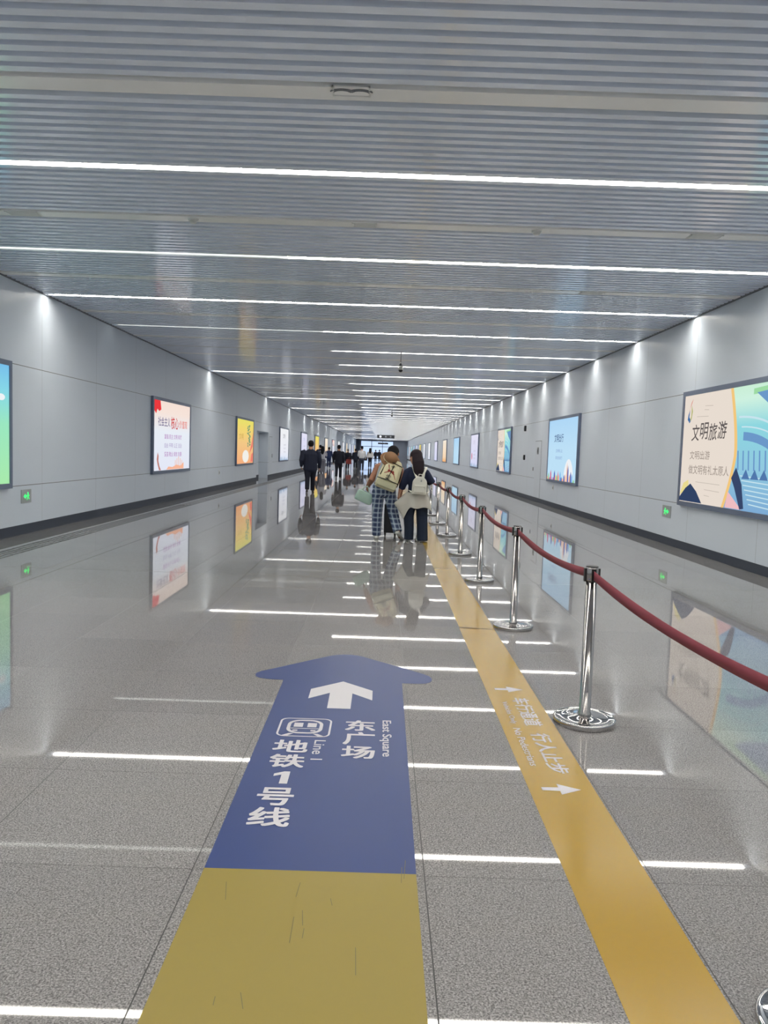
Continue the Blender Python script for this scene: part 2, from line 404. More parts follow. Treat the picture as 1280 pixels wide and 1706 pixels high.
def camera_hang(x, y, z, s, label):
    rt = empty('surveillance_camera', (x, y, ZC)); tag(rt, label, 'security camera', 'cameras hung below the ceiling')
    bm = bmesh.new(); tube(bm, [(0, 0, 0.02), (0, 0, z + 0.12 - ZC)], [0.012, 0.012], 10, dome=0); obj('rod', bm, M['grey'], rt, True)
    zz = z - ZC
    bm = bmesh.new(); lathe(bm, [(0.018, zz + 0.15), (0.032, zz + 0.13), (0.04, zz + 0.08), (0.03, zz + 0.06)], 16); obj('mount', bm, M['dark'], rt, True)
    bm = bmesh.new(); lathe(bm, [(0.03, zz + 0.075), (0.056, zz + 0.06), (0.058, zz - 0.02)], 20); obj('housing', bm, M['white'], rt, True)
    bm = bmesh.new(); lathe(bm, [(0.052, zz - 0.018), (0.048, zz - 0.045), (0.03, zz - 0.066), (0.006, zz - 0.073)], 20); obj('lens_dome', bm, M['black'], rt, True)
camera_hang(0.352, 18.85, 3.42, 1, 'white dome camera on a rod below the lamps, mid ceiling')
camera_hang(0.41, 42.5, 3.42, 1, 'smaller distant dome camera on a rod down the tunnel')

def hang_sign(x0, x1, y, z0, z1, label, dots):
    rt = empty('hanging_sign', ((x0 + x1) / 2, y, (z0 + z1) / 2)); tag(rt, label, 'sign', 'dark signs hung at the far end')
    w, h = (x1 - x0) / 2, (z1 - z0) / 2
    bm = bmesh.new(); box(bm, -w, w, -0.06, 0.06, -h, h); obj('sign_board', bevel(bm, 0.015), M['dark'], rt)
    for s in (-0.6, 0.6):
        bm = bmesh.new(); tube(bm, [(s * w, 0, h - 0.01), (s * w, 0, ZC - (z0 + z1) / 2 + 0.03)], [0.015, 0.015], 8, dome=0); obj('rod', bm, M['grey'], rt)
    for i, (u, r, m) in enumerate(dots):
        bm = bmesh.new(); lathe(bm, [(r, -0.004), (r, 0.004)], 14); bmesh.ops.rotate(bm, verts=bm.verts[:], matrix=Matrix.Rotation(PI / 2, 3, 'X')); bmesh.ops.translate(bm, verts=bm.verts[:], vec=(u * w, -0.063, 0)); obj('symbol', bm, m, rt)
sg = glow('sign symbol', (235, 240, 255), 1.2)
hang_sign(-0.8, 1.36, 98, 3.11, 3.52, 'dark hanging sign with a bright round symbol, far down the tunnel', [(-0.62, 0.13, sg), (0.0, 0.11, M['grey']), (0.55, 0.11, M['grey'])])
hang_sign(-0.85, 0.75, 125, 2.62, 2.86, 'narrow dark hanging sign in front of the far glazing', [(0.3, 0.06, M['grey'])])

# ------------------------------------------------------------------ backlit posters
PC = {}
def pm(rgb, k=1.0):
    key = (rgb, k)
    if key not in PC: PC[key] = glow('print %d %d %d' % rgb, rgb, POSTER * k)
    return PC[key]
def pgrad(name, stops, axis=2, size=1.9):
    m = bpy.data.materials.new(name); m.use_nodes = True; n = NT(m); n.n.remove(n.b)
    g, x = n.pos('obj'); e = n.new('ShaderNodeEmission')
    n.set(e.inputs[0], n.ramp(n.math('DIVIDE', x[axis], size), stops)); e.inputs[1].default_value = POSTER
    n.nt.links.new(e.outputs[0], n.n['Material Output'].inputs[0]); return m
PW, PH, PZ = 3.66, 1.87, 0.735
GR = {'pink': pgrad('pale print', [(0, (236, 240, 255)), (0.55, (240, 246, 255)), (0.8, (255, 236, 226)), (1, (255, 232, 220))]),
      'sky': pgrad('sky print', [(0, (196, 232, 255)), (0.5, (196, 232, 255)), (1, (180, 222, 255))]),
      'orange': pgrad('harvest print', [(0, (252, 178, 132)), (0.45, (252, 206, 140)), (0.75, (250, 222, 120)), (1, (236, 236, 110))]),
      'green': pgrad('meadow print', [(0, (176, 242, 176)), (0.5, (160, 240, 200)), (0.75, (140, 224, 240)), (1, (120, 190, 245))]),
      'white': pgrad('white print', [(0, (226, 236, 255)), (0.3, (244, 246, 255)), (1, (248, 250, 252))]),
      'lilac': pgrad('lilac print', [(0, (222, 226, 255)), (1, (238, 236, 255))]),
      'teal': pgrad('teal print', [(0, (128, 172, 218)), (0.35, (150, 208, 232)), (0.65, (146, 222, 232)), (0.85, (214, 250, 232)), (1, (206, 245, 215))]),
      'cream': pm((240, 228, 216)),
      'warm': pgrad('warm print', [(0, (255, 176, 96)), (0.25, (255, 226, 190)), (1, (255, 246, 230))])}
def P(u, v, d=0.0): return (u, -0.052 - d, v)
def art_values(rt):
    bm = bmesh.new(); poly(bm, [P(0.06, 1.82), P(0.62, 1.82), P(0.7, 1.6), P(0.52, 1.55), P(0.36, 1.6), P(0.25, 1.48), P(0.12, 1.55), P(0.06, 1.5)]); o = obj('red_leaf_print', bm, pm((240, 60, 66)), rt)
    bm = bmesh.new(); u = 0.42
    for s, w, hh, b, mm in (('社会主义', 1.1, 0.24, 1.18, 0), ('核心', 0.75, 0.33, 1.13, 1), ('价值观', 0.85, 0.22, 1.17, 2)):
        text_to(bm, s, lambda a, c, u=u, w=w, hh=hh, b=b: P(u + a * w, b + c * hh, 0.003), 0.01, mm); u += w + 0.08
    obj('headline', bm, [pm((120, 110, 150)), pm((214, 36, 44)), pm((240, 130, 120))], rt)
    for j, s in enumerate(('富强 民主 文明 和谐', '自由 平等 公正 法治', '爱国 敬业 诚信 友善')):
        bm = bmesh.new(); text_to(bm, s, lambda a, c, j=j: P(1.0 + a * 1.7, 0.86 - 0.23 * j + c * 0.13, 0.003), 0.012); obj('text_line', bm, pm((196, 150, 205) if j != 1 else (190, 178, 215)), rt)
    bm = bmesh.new()
    poly(bm, [P(1.2, 0.06), P(2.95, 0.06), P(2.95, 0.24), P(2.6, 0.14), P(2.2, 0.18), P(1.8, 0.12), P(1.4, 0.14)])
    for i in range(5): poly(bm, [P(2.05 + i * 0.17, 0.14), P(2.1 + i * 0.17, 0.14), P(2.1 + i * 0.17, 0.3 + 0.05 * (2 - abs(i - 2))), P(2.05 + i * 0.17, 0.3 + 0.05 * (2 - abs(i - 2)))])
    obj('skyline_print', bm, pm((255, 190, 160)), rt)
    bm = bmesh.new(); tube_pts = [(0.42, 0.52), (0.5, 0.42), (0.48, 0.3), (0.58, 0.16), (0.72, 0.06), (0.55, 0.06), (0.42, 0.2), (0.34, 0.34)]
    poly(bm, [P(a, b) for a, b in tube_pts]); obj('column_print', bm, pm((196, 128, 118)), rt)
def art_harvest(rt, big=True):
    bm = bmesh.new()
    for i in range(14):
        t = 2 * PI * i / 14; t2 = 2 * PI * (i + 1) / 14
        poly(bm, [P(1.9, 0.34), P(1.9 + 0.7 * math.cos(t), 0.34 + 0.26 * math.sin(t)), P(1.9 + 0.7 * math.cos(t2), 0.34 + 0.26 * math.sin(t2))])
    obj('flower_print', bm, pm((250, 248, 240)), rt)
    bm = bmesh.new(); rnd = random.Random(4)
    for i in range(26):
        u, v = 2.55 + rnd.uniform(-0.3, 0.3), 0.75 + i * 0.034; l, h = rnd.uniform(0.1, 0.22), rnd.uniform(0.03, 0.06)
        poly(bm, [P(u - l, v), P(u, v - h), P(u + l, v + 0.02), P(u, v + h)], i % 2)
    obj('branch_print', bm, [pm((96, 150, 130)), pm((130, 170, 120))], rt)
    bm = bmesh.new(); poly(bm, [P(3.0, 0.1), P(3.5, 0.1), P(3.55, 0.5), P(3.2, 0.42)]); poly(bm, [P(2.7, 0.45), P(3.5, 0.75), P(3.55, 1.4), P(3.2, 0.9)]); obj('petal_print', bm, [pm((244, 130, 120))], rt)
    bm = bmesh.new(); text_to(bm, '文明', lambda a, c: P(0.45 + a * 0.9, 1.02 + c * 0.24, 0.003), 0.0); obj('headline', bm, pm((206, 170, 84)), rt)
def art_tourism(rt):
    bm = bmesh.new(); n = 16
    edge = [(1.45 + 0.42 * math.sin(PI * 0.5 * min(1, 1.25 * t)) * (1 - 0.35 * max(0, t - 0.6)), 1.82 - 1.77 * t) for t in [i / n for i in range(n + 1)]]
    edge = [(1.78 + 0.24 * math.sin(PI * t * 0.85) - 0.28 * max(0, t - 0.55) * 1.6, 1.82 - 1.77 * t) for t in [i / n for i in range(n + 1)]]
    for (a, b), (c, d) in zip(edge, edge[1:]): poly(bm, [P(0.06, b), P(a, b), P(c, d), P(0.06, d)])
    obj('cream_panel_print', bm, GR['cream'], rt)
    bm = bmesh.new()
    for (a, b), (c, d) in zip(edge, edge[1:]): poly(bm, [P(a, b, 0.002), P(a + 0.09, b, 0.002), P(c + 0.09, d, 0.002), P(c, d, 0.002)])
    obj('gold_edge_print', bm, pm((250, 206, 130)), rt)
    bm = bmesh.new()
    poly(bm, [P(0.35, 1.7, .003), P(0.42, 1.76, .003), P(0.3, 1.6, .003), P(0.24, 1.5, .003)], 0); poly(bm, [P(0.24, 1.5, .003), P(0.3, 1.58, .003), P(0.28, 1.46, .003), P(0.36, 1.4, .003), P(0.3, 1.36, .003), P(0.22, 1.42, .003)], 1)
    poly(bm, [P(0.36, 1.66, .003), P(0.42, 1.55, .003), P(0.38, 1.42, .003), P(0.3, 1.38, .003), P(0.36, 1.48, .003)], 2)
    obj('ribbon_emblem', bm, [pm((220, 90, 70)), pm((60, 110, 170)), pm((190, 190, 130))], rt)
    bm = bmesh.new()
    for i, s in enumerate('文明旅游'): text_to(bm, s, lambda a, c, i=i: P(0.42 + i * 0.33 + a * 0.3 + c * 0.03, 1.06 + (i % 2) * 0.02 + c * 0.27, 0.003), 0.008)
    obj('headline', bm, pm((96, 90, 90)), rt)
    bm = bmesh.new(); text_to(bm, '文明出游', lambda a, c: P(0.4 + a * 0.78, 0.76 + c * 0.14, 0.003)); obj('text_line', bm, pm((150, 138, 130)), rt)
    bm = bmesh.new(); text_to(bm, '做文明有礼太原人', lambda a, c: P(0.38 + a * 1.5, 0.52 + c * 0.15, 0.003)); obj('text_line', bm, pm((150, 138, 130)), rt)
    bm = bmesh.new()
    for (a, b, c, d) in ((0.9, 1.62, 1.2, 1.61), (0.88, 1.56, 1.05, 1.55), (0.6, 1.46, 1.05, 1.45), (0.7, 0.4, 1.6, 0.385), (1.05, 0.29, 1.6, 0.275), (1.05, 0.2, 1.25, 0.19)):
        quad(bm, [P(a, b, .003), P(c, d, .003), P(c, d - 0.008, .003), P(a, b - 0.008, .003)])
    obj('cloud_line_print', bm, pm((196, 186, 176)), rt)
    bm = bmesh.new(); poly(bm, [P(0.06, 0.12, .004), P(0.3, 0.28, .004), P(0.5, 0.36, .004), P(0.75, 0.24, .004), P(0.98, 0.06, .004), P(0.06, 0.06, .004)]); obj('roof_print', bm, pm((52, 70, 104)), rt)
    bm = bmesh.new(); poly(bm, [P(0.06, 0.16, .003), P(0.2, 0.36, .003), P(0.4, 0.42, .003), P(0.42, 0.34, .003), P(0.2, 0.2, .003)]); obj('roof_print', bm, pm((240, 226, 150)), rt)
    # city side
    bm = bmesh.new()
    def arc(cu, cv, ru, rv, th, t0, t1, mi):
        pr = None
        for i in range(15):
            t = t0 + (t1 - t0) * i / 14; p = (cu + ru * math.cos(t), cv + rv * math.sin(t))
            if pr: quad(bm, [P(pr[0], pr[1], .002), P(p[0], p[1], .002), P(p[0], p[1] - th, .002), P(pr[0], pr[1] - th, .002)], mi)
            pr = p
    arc(2.14, 0.55, 1.4, 0.62, 0.12, 0.05, PI * 0.47, 0); arc(2.1, 0.9, 1.4, 0.5, 0.03, 0.05, PI * 0.5, 1); arc(2.2, 0.75, 1.35, 0.5, 0.02, 0.05, PI * 0.5, 1)
    for i in range(9): quad(bm, [P(2.15 + i * 0.16, 0.62, .003), P(2.19 + i * 0.16, 0.62, .003), P(2.16 + i * 0.16, 0.9, .003), P(2.12 + i * 0.16, 0.9, .003)], 0)
    for i in range(7): quad(bm, [P(2.25 + i * 0.05, 0.55 - i * 0.065, .003), P(3.58, 0.5 - i * 0.065, .003), P(3.58, 0.485 - i * 0.065, .003), P(2.25 + i * 0.05, 0.535 - i * 0.065, .003)], 1)
    for i in range(5): poly(bm, [P(2.3 + i * 0.26, 0.5, .004), P(2.42 + i * 0.26, 0.64, .004), P(2.54 + i * 0.26, 0.5, .004)], 2)
    poly(bm, [P(2.6, 1.7, .003), P(3.58, 1.74, .003), P(3.58, 1.3, .003), P(3.0, 1.5, .003)], 0); poly(bm, [P(2.5, 1.76, .002), P(3.58, 1.8, .002), P(3.58, 1.7, .002), P(2.5, 1.68, .002)], 3)
    obj('city_print', bm, [pm((112, 158, 208)), pm((206, 236, 246)), pm((84, 124, 178)), pm((164, 226, 170))], rt)
    bm = bmesh.new(); poly(bm, [P(1.98, 0.5, .005), P(2.12, 0.66, .005), P(2.32, 0.42, .005), P(2.42, 0.08, .005), P(2.3, 0.06, .005), P(2.1, 0.36, .005)], 0); poly(bm, [P(1.9, 0.3, .004), P(2.35, 0.06, .004), P(1.82, 0.06, .004)], 1)
    obj('vehicle_print', bm, [pm((58, 74, 110)), pm((246, 196, 200))], rt)
def art_sky(rt, head='文明出行'):
    bm = bmesh.new(); text_to(bm, head, lambda a, c: P(0.85 + a * 1.15, 1.16 + c * 0.24, 0.003), 0.01); obj('headline', bm, pm((70, 92, 140)), rt)
    for j, s in enumerate(('文明礼让', '安全出行')):
        bm = bmesh.new(); text_to(bm, s, lambda a, c, j=j: P(1.1 + a * 0.85, 0.86 - 0.2 * j + c * 0.1, 0.003), 0.01); obj('text_line', bm, pm((150, 176, 220)), rt)
    bm = bmesh.new(); n = 18
    poly(bm, [P(2.75 + 0.55 * math.cos(PI * i / n), 0.06 + 0.62 * math.sin(PI * i / n), .001) for i in range(n + 1)]); obj('glow_print', bm, pm((246, 250, 255)), rt)
    bm = bmesh.new(); rnd = random.Random(9)
    for i in range(22):
        u = 0.12 + i * 0.155 + rnd.uniform(-.03, .03); w = rnd.uniform(.05, .1); h = rnd.uniform(.12, .36) + (0.25 if i in (16, 17) else 0)
        poly(bm, [P(u - w, .05, .003), P(u + w, .05, .003), P(u + w * .8, h * .7, .003), P(u, h, .003), P(u - w * .8, h * .7, .003)], rnd.randrange(5))
    obj('city_print', bm, [pm((250, 190, 150)), pm((90, 110, 190)), pm((150, 210, 150)), pm((220, 120, 150)), pm((130, 190, 240))], rt)
def art_ink(rt, tone=(150, 150, 160), red=True):
    bm = bmesh.new(); text_to(bm, '文明', lambda a, c: P(1.2 + a * 0.9, 1.28 + c * 0.26, .003), .005); obj('headline', bm, pm(tone), rt)
    for j in range(3):
        bm = bmesh.new(); text_to(bm, ('讲文明', '树新风', '齐参与')[j], lambda a, c, j=j: P(1.5 + a * 1.0, 0.86 - j * .2 + c * .11, .003)); obj('text_line', bm, pm((190, 190, 205)), rt)
    bm = bmesh.new(); rnd = random.Random(5)
    for i in range(16):
        u = .15 + i * .21; h = rnd.uniform(.1, .3); poly(bm, [P(u - .1, .05, .002), P(u + .1, .05, .002), P(u + .03, h, .002), P(u - .05, h * .8, .002)], i % 2)
    obj('landscape_print', bm, [pm((150, 176, 215)), pm((180, 205, 225))], rt)
    if red:
        bm = bmesh.new(); poly(bm, [P(.75 + .2 * math.cos(2 * PI * i / 14), .62 + .2 * math.sin(2 * PI * i / 14), .002) for i in range(14)]); obj('seal_print', bm, pm((222, 110, 120)), rt)
def art_meadow(rt):
    bm = bmesh.new(); poly(bm, [P(2.6 + .3 * math.cos(2 * PI * i / 12), 1.3 + .12 * math.sin(2 * PI * i / 12), .002) for i in range(12)]); poly(bm, [P(3.35 + .12 * math.cos(2 * PI * i / 12), 1.34 + .05 * math.sin(2 * PI * i / 12), .002) for i in range(12)]); obj('cloud_print', bm, pm((246, 252, 255)), rt)
    bm = bmesh.new(); poly(bm, [P(.06, .06, .002), P(3.0, .06, .002), P(2.2, .5, .002), P(1.0, .62, .002), P(.06, .5, .002)]); obj('hill_print', bm, pm((120, 220, 150)), rt)
    bm = bmesh.new(); text_to(bm, '绿色出行', lambda a, c: P(.6 + a * 1.6, 1.2 + c * .3, .003), .01); obj('headline', bm, pm((40, 120, 110)), rt)
def poster(side, y_left, y_right, grad, art, label):
    """y_left / y_right are the tunnel positions of its left and right edge as the viewer sees them"""
    w = abs(y_right - y_left); x = XL if side == 'L' else XR
    rt = empty('poster_light_box', (x, y_left, PZ), PI / 2 if side == 'L' else -PI / 2)
    tag(rt, label, 'light box', 'backlit posters along the walls'); k = w / PW
    bm = bmesh.new(); fw = 0.075; d0, d1 = 0.0, -0.065
    for a in ((0, w, 0, fw), (0, w, PH - fw, PH), (0, fw, fw, PH - fw), (w - fw, w, fw, PH - fw)): box(bm, a[0], a[1], d1, d0, a[2], a[3])
    obj('frame', bm, M['frame'], rt)
    bm = bmesh.new(); box(bm, fw, w - fw, -0.05, -0.01, fw, PH - fw); obj('backlit_panel', bm, grad, rt)
    if art:
        n0 = set(c.name for c in rt.children); art(rt)
        for c in rt.children:
            if c.name not in n0 and c.name.split('.')[0] not in ('frame', 'backlit_panel'):
                sx, sz = (w - 2 * fw) / 3.54, (PH - 2 * fw) / 1.77; c.scale = (sx, 1, sz); c.location = (fw - 0.06 * sx, 0, fw - 0.05 * sz)
    return rt
LP = [(8.05, 11.71, 'green', art_meadow, 'nearest green and blue light box, cut off at the left edge of the photo'),
      (18.86, 22.52, 'pink', art_values, 'white light box of red core values text under a red maple leaf, left wall'),
      (29.63, 33.5, 'orange', art_harvest, 'yellow and orange light box with white flower just before the recess, left wall'),
      (42.03, 45.85, 'white', lambda r: art_ink(r, red=False), 'white ink-landscape light box just past the service door, left wall'),
      (52.95, 57.0, 'lilac', lambda r: art_ink(r, (190, 196, 240), False), 'pale lilac light box behind the man in the dark jacket, left wall')]
yl = 63.7
kinds = [('orange', None, 'yellow'), ('warm', None, 'cream'), ('pink', art_values, 'pink-white'), ('white', None, 'white'), ('white', None, 'white'), ('warm', None, 'cream'), ('white', None, 'white'), ('lilac', None, 'pale lilac'), ('warm', None, 'cream')]
for i, (gk, a, nm) in enumerate(kinds): LP.append((yl, yl + 3.8, gk, a, '%s distant light box, %s along the left wall from the camera' % (nm, ordn(i + 5)))); yl += 10.75
for a, b, gk, art, lb in LP: poster('L', a, b, GR[gk], art, lb)
RP = [(13.195, 9.53, 'teal', art_tourism, 'large cream and teal tourism light box nearest on the right wall'),
      (23.84, 20.17, 'sky', art_sky, 'pale blue light box with a toy-like city along its foot, second on the right wall'),
      (34.45, 30.84, 'teal', art_tourism, 'cream and teal light box beyond the wall call point, third on the right wall'),
      (44.85, 41.4, 'lilac', lambda r: art_ink(r, (206, 200, 224), True), 'lilac-white light box with a red seal, fourth on the right wall'),
      (55.8, 51.8, 'sky', None, 'sky blue light box, fifth on the right wall')]
yr = 62.1
kinds = [('warm', None, 'cream and orange'), ('lilac', None, 'lilac'), ('white', None, 'white'), ('white', None, 'white'), ('orange', None, 'yellow'), ('lilac', None, 'lilac'), ('sky', None, 'pale blue'), ('teal', None, 'teal'), ('white', None, 'white'), ('sky', None, 'pale blue')]
for i, (gk, a, nm) in enumerate(kinds):
    if yr + 3.8 > Y1: break
    RP.append((yr + 3.8, yr, gk, a, '%s distant light box, %s along the right wall from the camera' % (nm, ordn(i + 5)))); yr += 10.55
for a, b, gk, art, lb in RP: poster('R', a, b, GR[gk], art, lb)

# ------------------------------------------------------------------ small wall things
def wallthing(name, side, y, z): return empty(name, (XL if side == 'L' else XR, y, z), PI / 2 if side == 'L' else -PI / 2)
def exit_sign(side, y, z, w, h, label, flip):
    rt = wallthing('exit_sign', side, y, z); tag(rt, label, 'exit sign', 'low green exit signs')
    bm = bmesh.new(); box(bm, -w, w, -0.012, 0, -h, h); obj('plate', bevel(bm, 0.003), mat('satin plate', (168, 172, 174), 0.3, 0.3), rt)
    s = -1 if flip else 1
    bm = bmesh.new(); q = lambda a, b: (s * a * w, -0.014, b * h)
    poly(bm, [q(-0.62, 0), q(-0.2, 0.42), q(-0.2, 0.16), q(0.05, 0.16), q(0.05, -0.16), q(-0.2, -0.16), q(-0.2, -0.42)])
    obj('arrow', bm, M['green_glow'], rt)
    bm = bmesh.new(); ell(bm, (s * 0.28 * w, -0.014, 0.42 * h), (0.02, 0.002, 0.02), seg=10)
    for a in ([(0.22, 0.25), (0.44, 0.25), (0.4, -0.1), (0.2, -0.1)], [(0.2, -0.1), (0.3, -0.1), (0.12, -0.6), (0.02, -0.6)], [(0.3, -0.1), (0.4, -0.1), (0.58, -0.5), (0.48, -0.55)], [(0.05, 0.05), (0.22, 0.25), (0.22, 0.1), (0.1, -0.05)], [(0.44, 0.25), (0.62, 0.0), (0.55, -0.05), (0.42, 0.1)]):
        poly(bm, [q(*p) for p in a])
    obj('running_figure', bm, M['green_glow'], rt)
exit_sign('L', 12.28, 0.585, 0.17, 0.105, 'low green exit sign with arrow on the left wall under the green light box', False)
exit_sign('R', 13.8, 0.578, 0.2, 0.105, 'faint low green exit sign on the right wall by the tourism light box', True)
def small(name, side, y, z, w, h, d, m, label, cat, knob=None):
    rt = wallthing(name, side, y, z); tag(rt, label, cat)
    bm = bmesh.new(); box(bm, -w, w, -d, 0, -h, h); obj('body', bevel(bm, min(w, h, d) * 0.25), m, rt)
    bm = bmesh.new(); box(bm, -w * 0.55, w * 0.55, -d - 0.006, -d + 0.002, -h * 0.55, h * 0.4); obj('cover', bm, knob or M['grey'], rt)
small('wall_speaker', 'R', 27.94, 2.44, 0.07, 0.10, 0.07, M['dark'], 'small dark fixture high on the right wall past the second light box', 'speaker', M['black'])
small('call_point', 'R', 27.92, 1.42, 0.06, 0.09, 0.06, M['dark'], 'small dark call point at chest height below the high wall fixture', 'call point', M['black'])
small('access_lock', 'R', 25.58, 1.65, 0.1, 0.11, 0.02, M['grey'], 'small grey notice plate on the flush service panel', 'plate', M['dark'])
small('wall_outlet', 'R', 23.08, 0.57, 0.06, 0.07, 0.012, M['white'], 'white wall socket below the pale blue light box', 'socket')
small('wall_outlet', 'R', 26.3, 1.05, 0.05, 0.06, 0.012, M['grey'], 'small grey wall socket left of the flush service panel', 'socket')
small('wall_outlet', 'L', 26.8, 0.57, 0.06, 0.08, 0.012, M['white'], 'white wall socket between the red and the orange light boxes', 'socket')

# ------------------------------------------------------------------ floor stickers
st = empty('floor_arrow_sticker', (0, 0, 0)); tag(st, 'blue and yellow floor sticker shaped as an arrow to East Square and metro Line 1', 'floor sticker')
za, zb = 0.0015, 0.0028
bm = bmesh.new(); quad(bm, [(-0.573, 1.0, za), (0.163, 1.0, za), (0.163, 2.63, za), (-0.573, 2.63, za)]); o = obj('yellow_panel', bm, M['olive_vinyl'], st); o['label'] = 'dull yellow lower panel of the sticker'
bm = bmesh.new(); pts = [(-0.573, 2.63), (0.163, 2.63), (0.168, 4.891), (0.27, 4.893), (0.318, 4.902), (0.347, 4.928), (0.362, 4.972), (0.364, 5.02), (0.352, 5.066), (0.318, 5.112), (0.194, 5.236), (0.088, 5.335), (-0.05, 5.463), (-0.1, 5.512), (-0.14, 5.537), (-0.186, 5.55), (-0.236, 5.55), (-0.285, 5.535), (-0.331, 5.5),
       (-0.434, 5.396), (-0.604, 5.217), (-0.7, 5.115), (-0.75, 5.066), (-0.773, 5.03), (-0.777, 4.985), (-0.765, 4.942), (-0.737, 4.914), (-0.69, 4.898), (-0.582, 4.887)]
poly(bm, [(a, b, za) for a, b in pts]); o = obj('blue_panel', bm, M['blue_vinyl'], st); o['label'] = 'blue arrow-shaped upper panel'
bm = bmesh.new(); poly(bm, [(x, y, zb) for x, y in ((-0.204, 4.885), (-0.392, 4.71), (-0.392, 4.525), (-0.272, 4.645), (-0.27, 4.36), (-0.137, 4.36), (-0.137, 4.645), (-0.016, 4.525), (-0.016, 4.71))]); obj('white_arrow', bm, M['print_white'], st)
# train icon
bm = bmesh.new()
def rr(x0, x1, y0, y1, r, n=6):
    out = []
    for cx, cy, a in ((x1 - r, y1 - r, 0), (x0 + r, y1 - r, 1), (x0 + r, y0 + r, 2), (x1 - r, y0 + r, 3)):
        for i in range(n + 1): t = PI / 2 * (a + i / n); out.append((cx + r * math.cos(t), cy + r * math.sin(t)))
    return out
def ringp(A, B):
    for i in range(len(A)):
        j = (i + 1) % len(A); quad(bm, [(*A[i], zb), (*A[j], zb), (*B[j], zb), (*B[i], zb)])
ringp(rr(-0.502, -0.226, 3.905, 4.18, 0.045), rr(-0.492, -0.236, 3.915, 4.17, 0.037))
ringp(rr(-0.458, -0.27, 3.95, 4.155, 0.07), rr(-0.44, -0.288, 3.968, 4.137, 0.055))
for a, b in ((-0.424, -0.376), (-0.352, -0.304)): quad(bm, [(a, 4.045, zb), (b, 4.045, zb), (b, 4.108, zb), (a, 4.108, zb)])
quad(bm, [(-0.44, 4.02, zb), (-0.288, 4.02, zb), (-0.288, 4.028, zb), (-0.44, 4.028, zb)])
for a in (-0.424, -0.33): quad(bm, [(a, 3.985, zb), (a + 0.026, 3.985, zb), (a + 0.026, 4.003, zb), (a, 4.003, zb)])
for s in (-1, 1): quad(bm, [(-0.364 + s * 0.05, 3.95, zb), (-0.364 + s * 0.075, 3.95, zb), (-0.364 + s * 0.115, 3.912, zb), (-0.364 + s * 0.08, 3.912, zb)])
obj('train_icon', bm, M['print_white'], st)
def floor_text(s, x0, x1, y0, y1, par, m, fat=0.0, cw=False, z=zb):
    bm = bmesh.new()
    for a, b in (((0, 0),) if not fat else ((fat, fat), (-fat, fat), (fat, -fat), (-fat, -fat), (fat, 0), (-fat, 0), (0, fat), (0, -fat))):
        z += 6e-5
        k = 1 - 2 * abs(fat); w, h = x1 - x0, y1 - y0
        if cw: text_to(bm, s, lambda u, v: (x0 + a * w + (v * k + fat) * w, y1 - (u * (1 - fat * 0.5) + fat * 0.25) * h - b * h * 0.25, z))
        else: text_to(bm, s, lambda u, v: (x0 + (u * k + fat + a) * w, y0 + (v * k + fat + b) * h, z))
    return obj('lettering', bm, m, par)
for s, a in (('地', (-0.492, -0.32, 3.695, 3.855)), ('铁', (-0.487, -0.32, 3.512, 3.668)), ('号', (-0.483, -0.328, 3.122, 3.292)), ('线', (-0.487, -0.32, 2.94, 3.104)),
             ('东', (-0.153, 0.007, 4.014, 4.172)), ('广', (-0.155, 0.006, 3.818, 3.994)), ('场', (-0.155, 0.008, 3.642, 3.8))): floor_text(s, *a, st, M['print_white'], 0.022)
bm = bmesh.new(); poly(bm, [(x, y, zb) for x, y in ((-0.408, 3.335), (-0.372, 3.335), (-0.372, 3.466), (-0.398, 3.466), (-0.442, 3.44), (-0.442, 3.412), (-0.408, 3.43))]); obj('lettering', bm, M['print_white'], st)
floor_text('East Square', 0.03, 0.092, 3.676, 4.184, st, M['print_white'], 0.012, True); floor_text('Line 1', -0.296, -0.24, 3.61, 3.862, st, M['print_white'], 0.012, True)
bm = bmesh.new(); rnd = random.Random(11)
for i in range(12):
    x, y, l, dx = rnd.uniform(-0.52, 0.12), rnd.uniform(1.75, 2.6), rnd.uniform(0.03, 0.14), rnd.uniform(-0.02, 0.02)
    quad(bm, [(x, y, zb), (x + 0.002, y, zb), (x + dx + 0.002, y + l, zb), (x + dx, y + l, zb)])
obj('scuff_mark', bm, M['scuff'], st)
tp = empty('floor_tape', (0, 0, 0)); tag(tp, 'long yellow floor tape with Chinese and English lettering beside the stanchions', 'floor tape')
bm = bmesh.new(); quad(bm, [(0.69, 0.4, za), (0.984, 0.4, za), (0.984, 6.52, za), (0.69, 6.55, za)]); quad(bm, [(0.692, 6.56, za), (0.986, 6.53, za), (0.986, 60, za), (0.70, 60, za)]); obj('tape_strip', bm, M['yellow_vinyl'], tp)
bm = bmesh.new(); poly(bm, [(0.69, 6.535, zb), (0.98, 6.512, zb), (0.86, 6.535, zb), (0.69, 6.575, zb)]); obj('torn_edge', bm, mat('torn edge', (90, 72, 34), 0.6), tp)
tw = M['print_white']
for y, h in ((4.83, 0.058), (3.367, 0.055)):
    bm = bmesh.new(); poly(bm, [(a, y + b * h, zb) for a, b in ((0.748, 0.28), (0.825, 0.34), (0.825, 1), (0.922, 0), (0.825, -1), (0.825, -0.34), (0.748, -0.28))]); obj('white_arrow', bm, tw, tp)
floor_text('车行通道', 0.822, 0.922, 4.175, 4.66, tp, tw, 0.018, True); floor_text('行人止步', 0.822, 0.922, 3.54, 4.06, tp, tw, 0.018, True)
floor_text('Vehicles Only', 0.745, 0.785, 4.2, 4.58, tp, tw, 0.008, True); floor_text('No Pedestrians', 0.745, 0.785, 3.62, 4.13, tp, tw, 0.008, True)

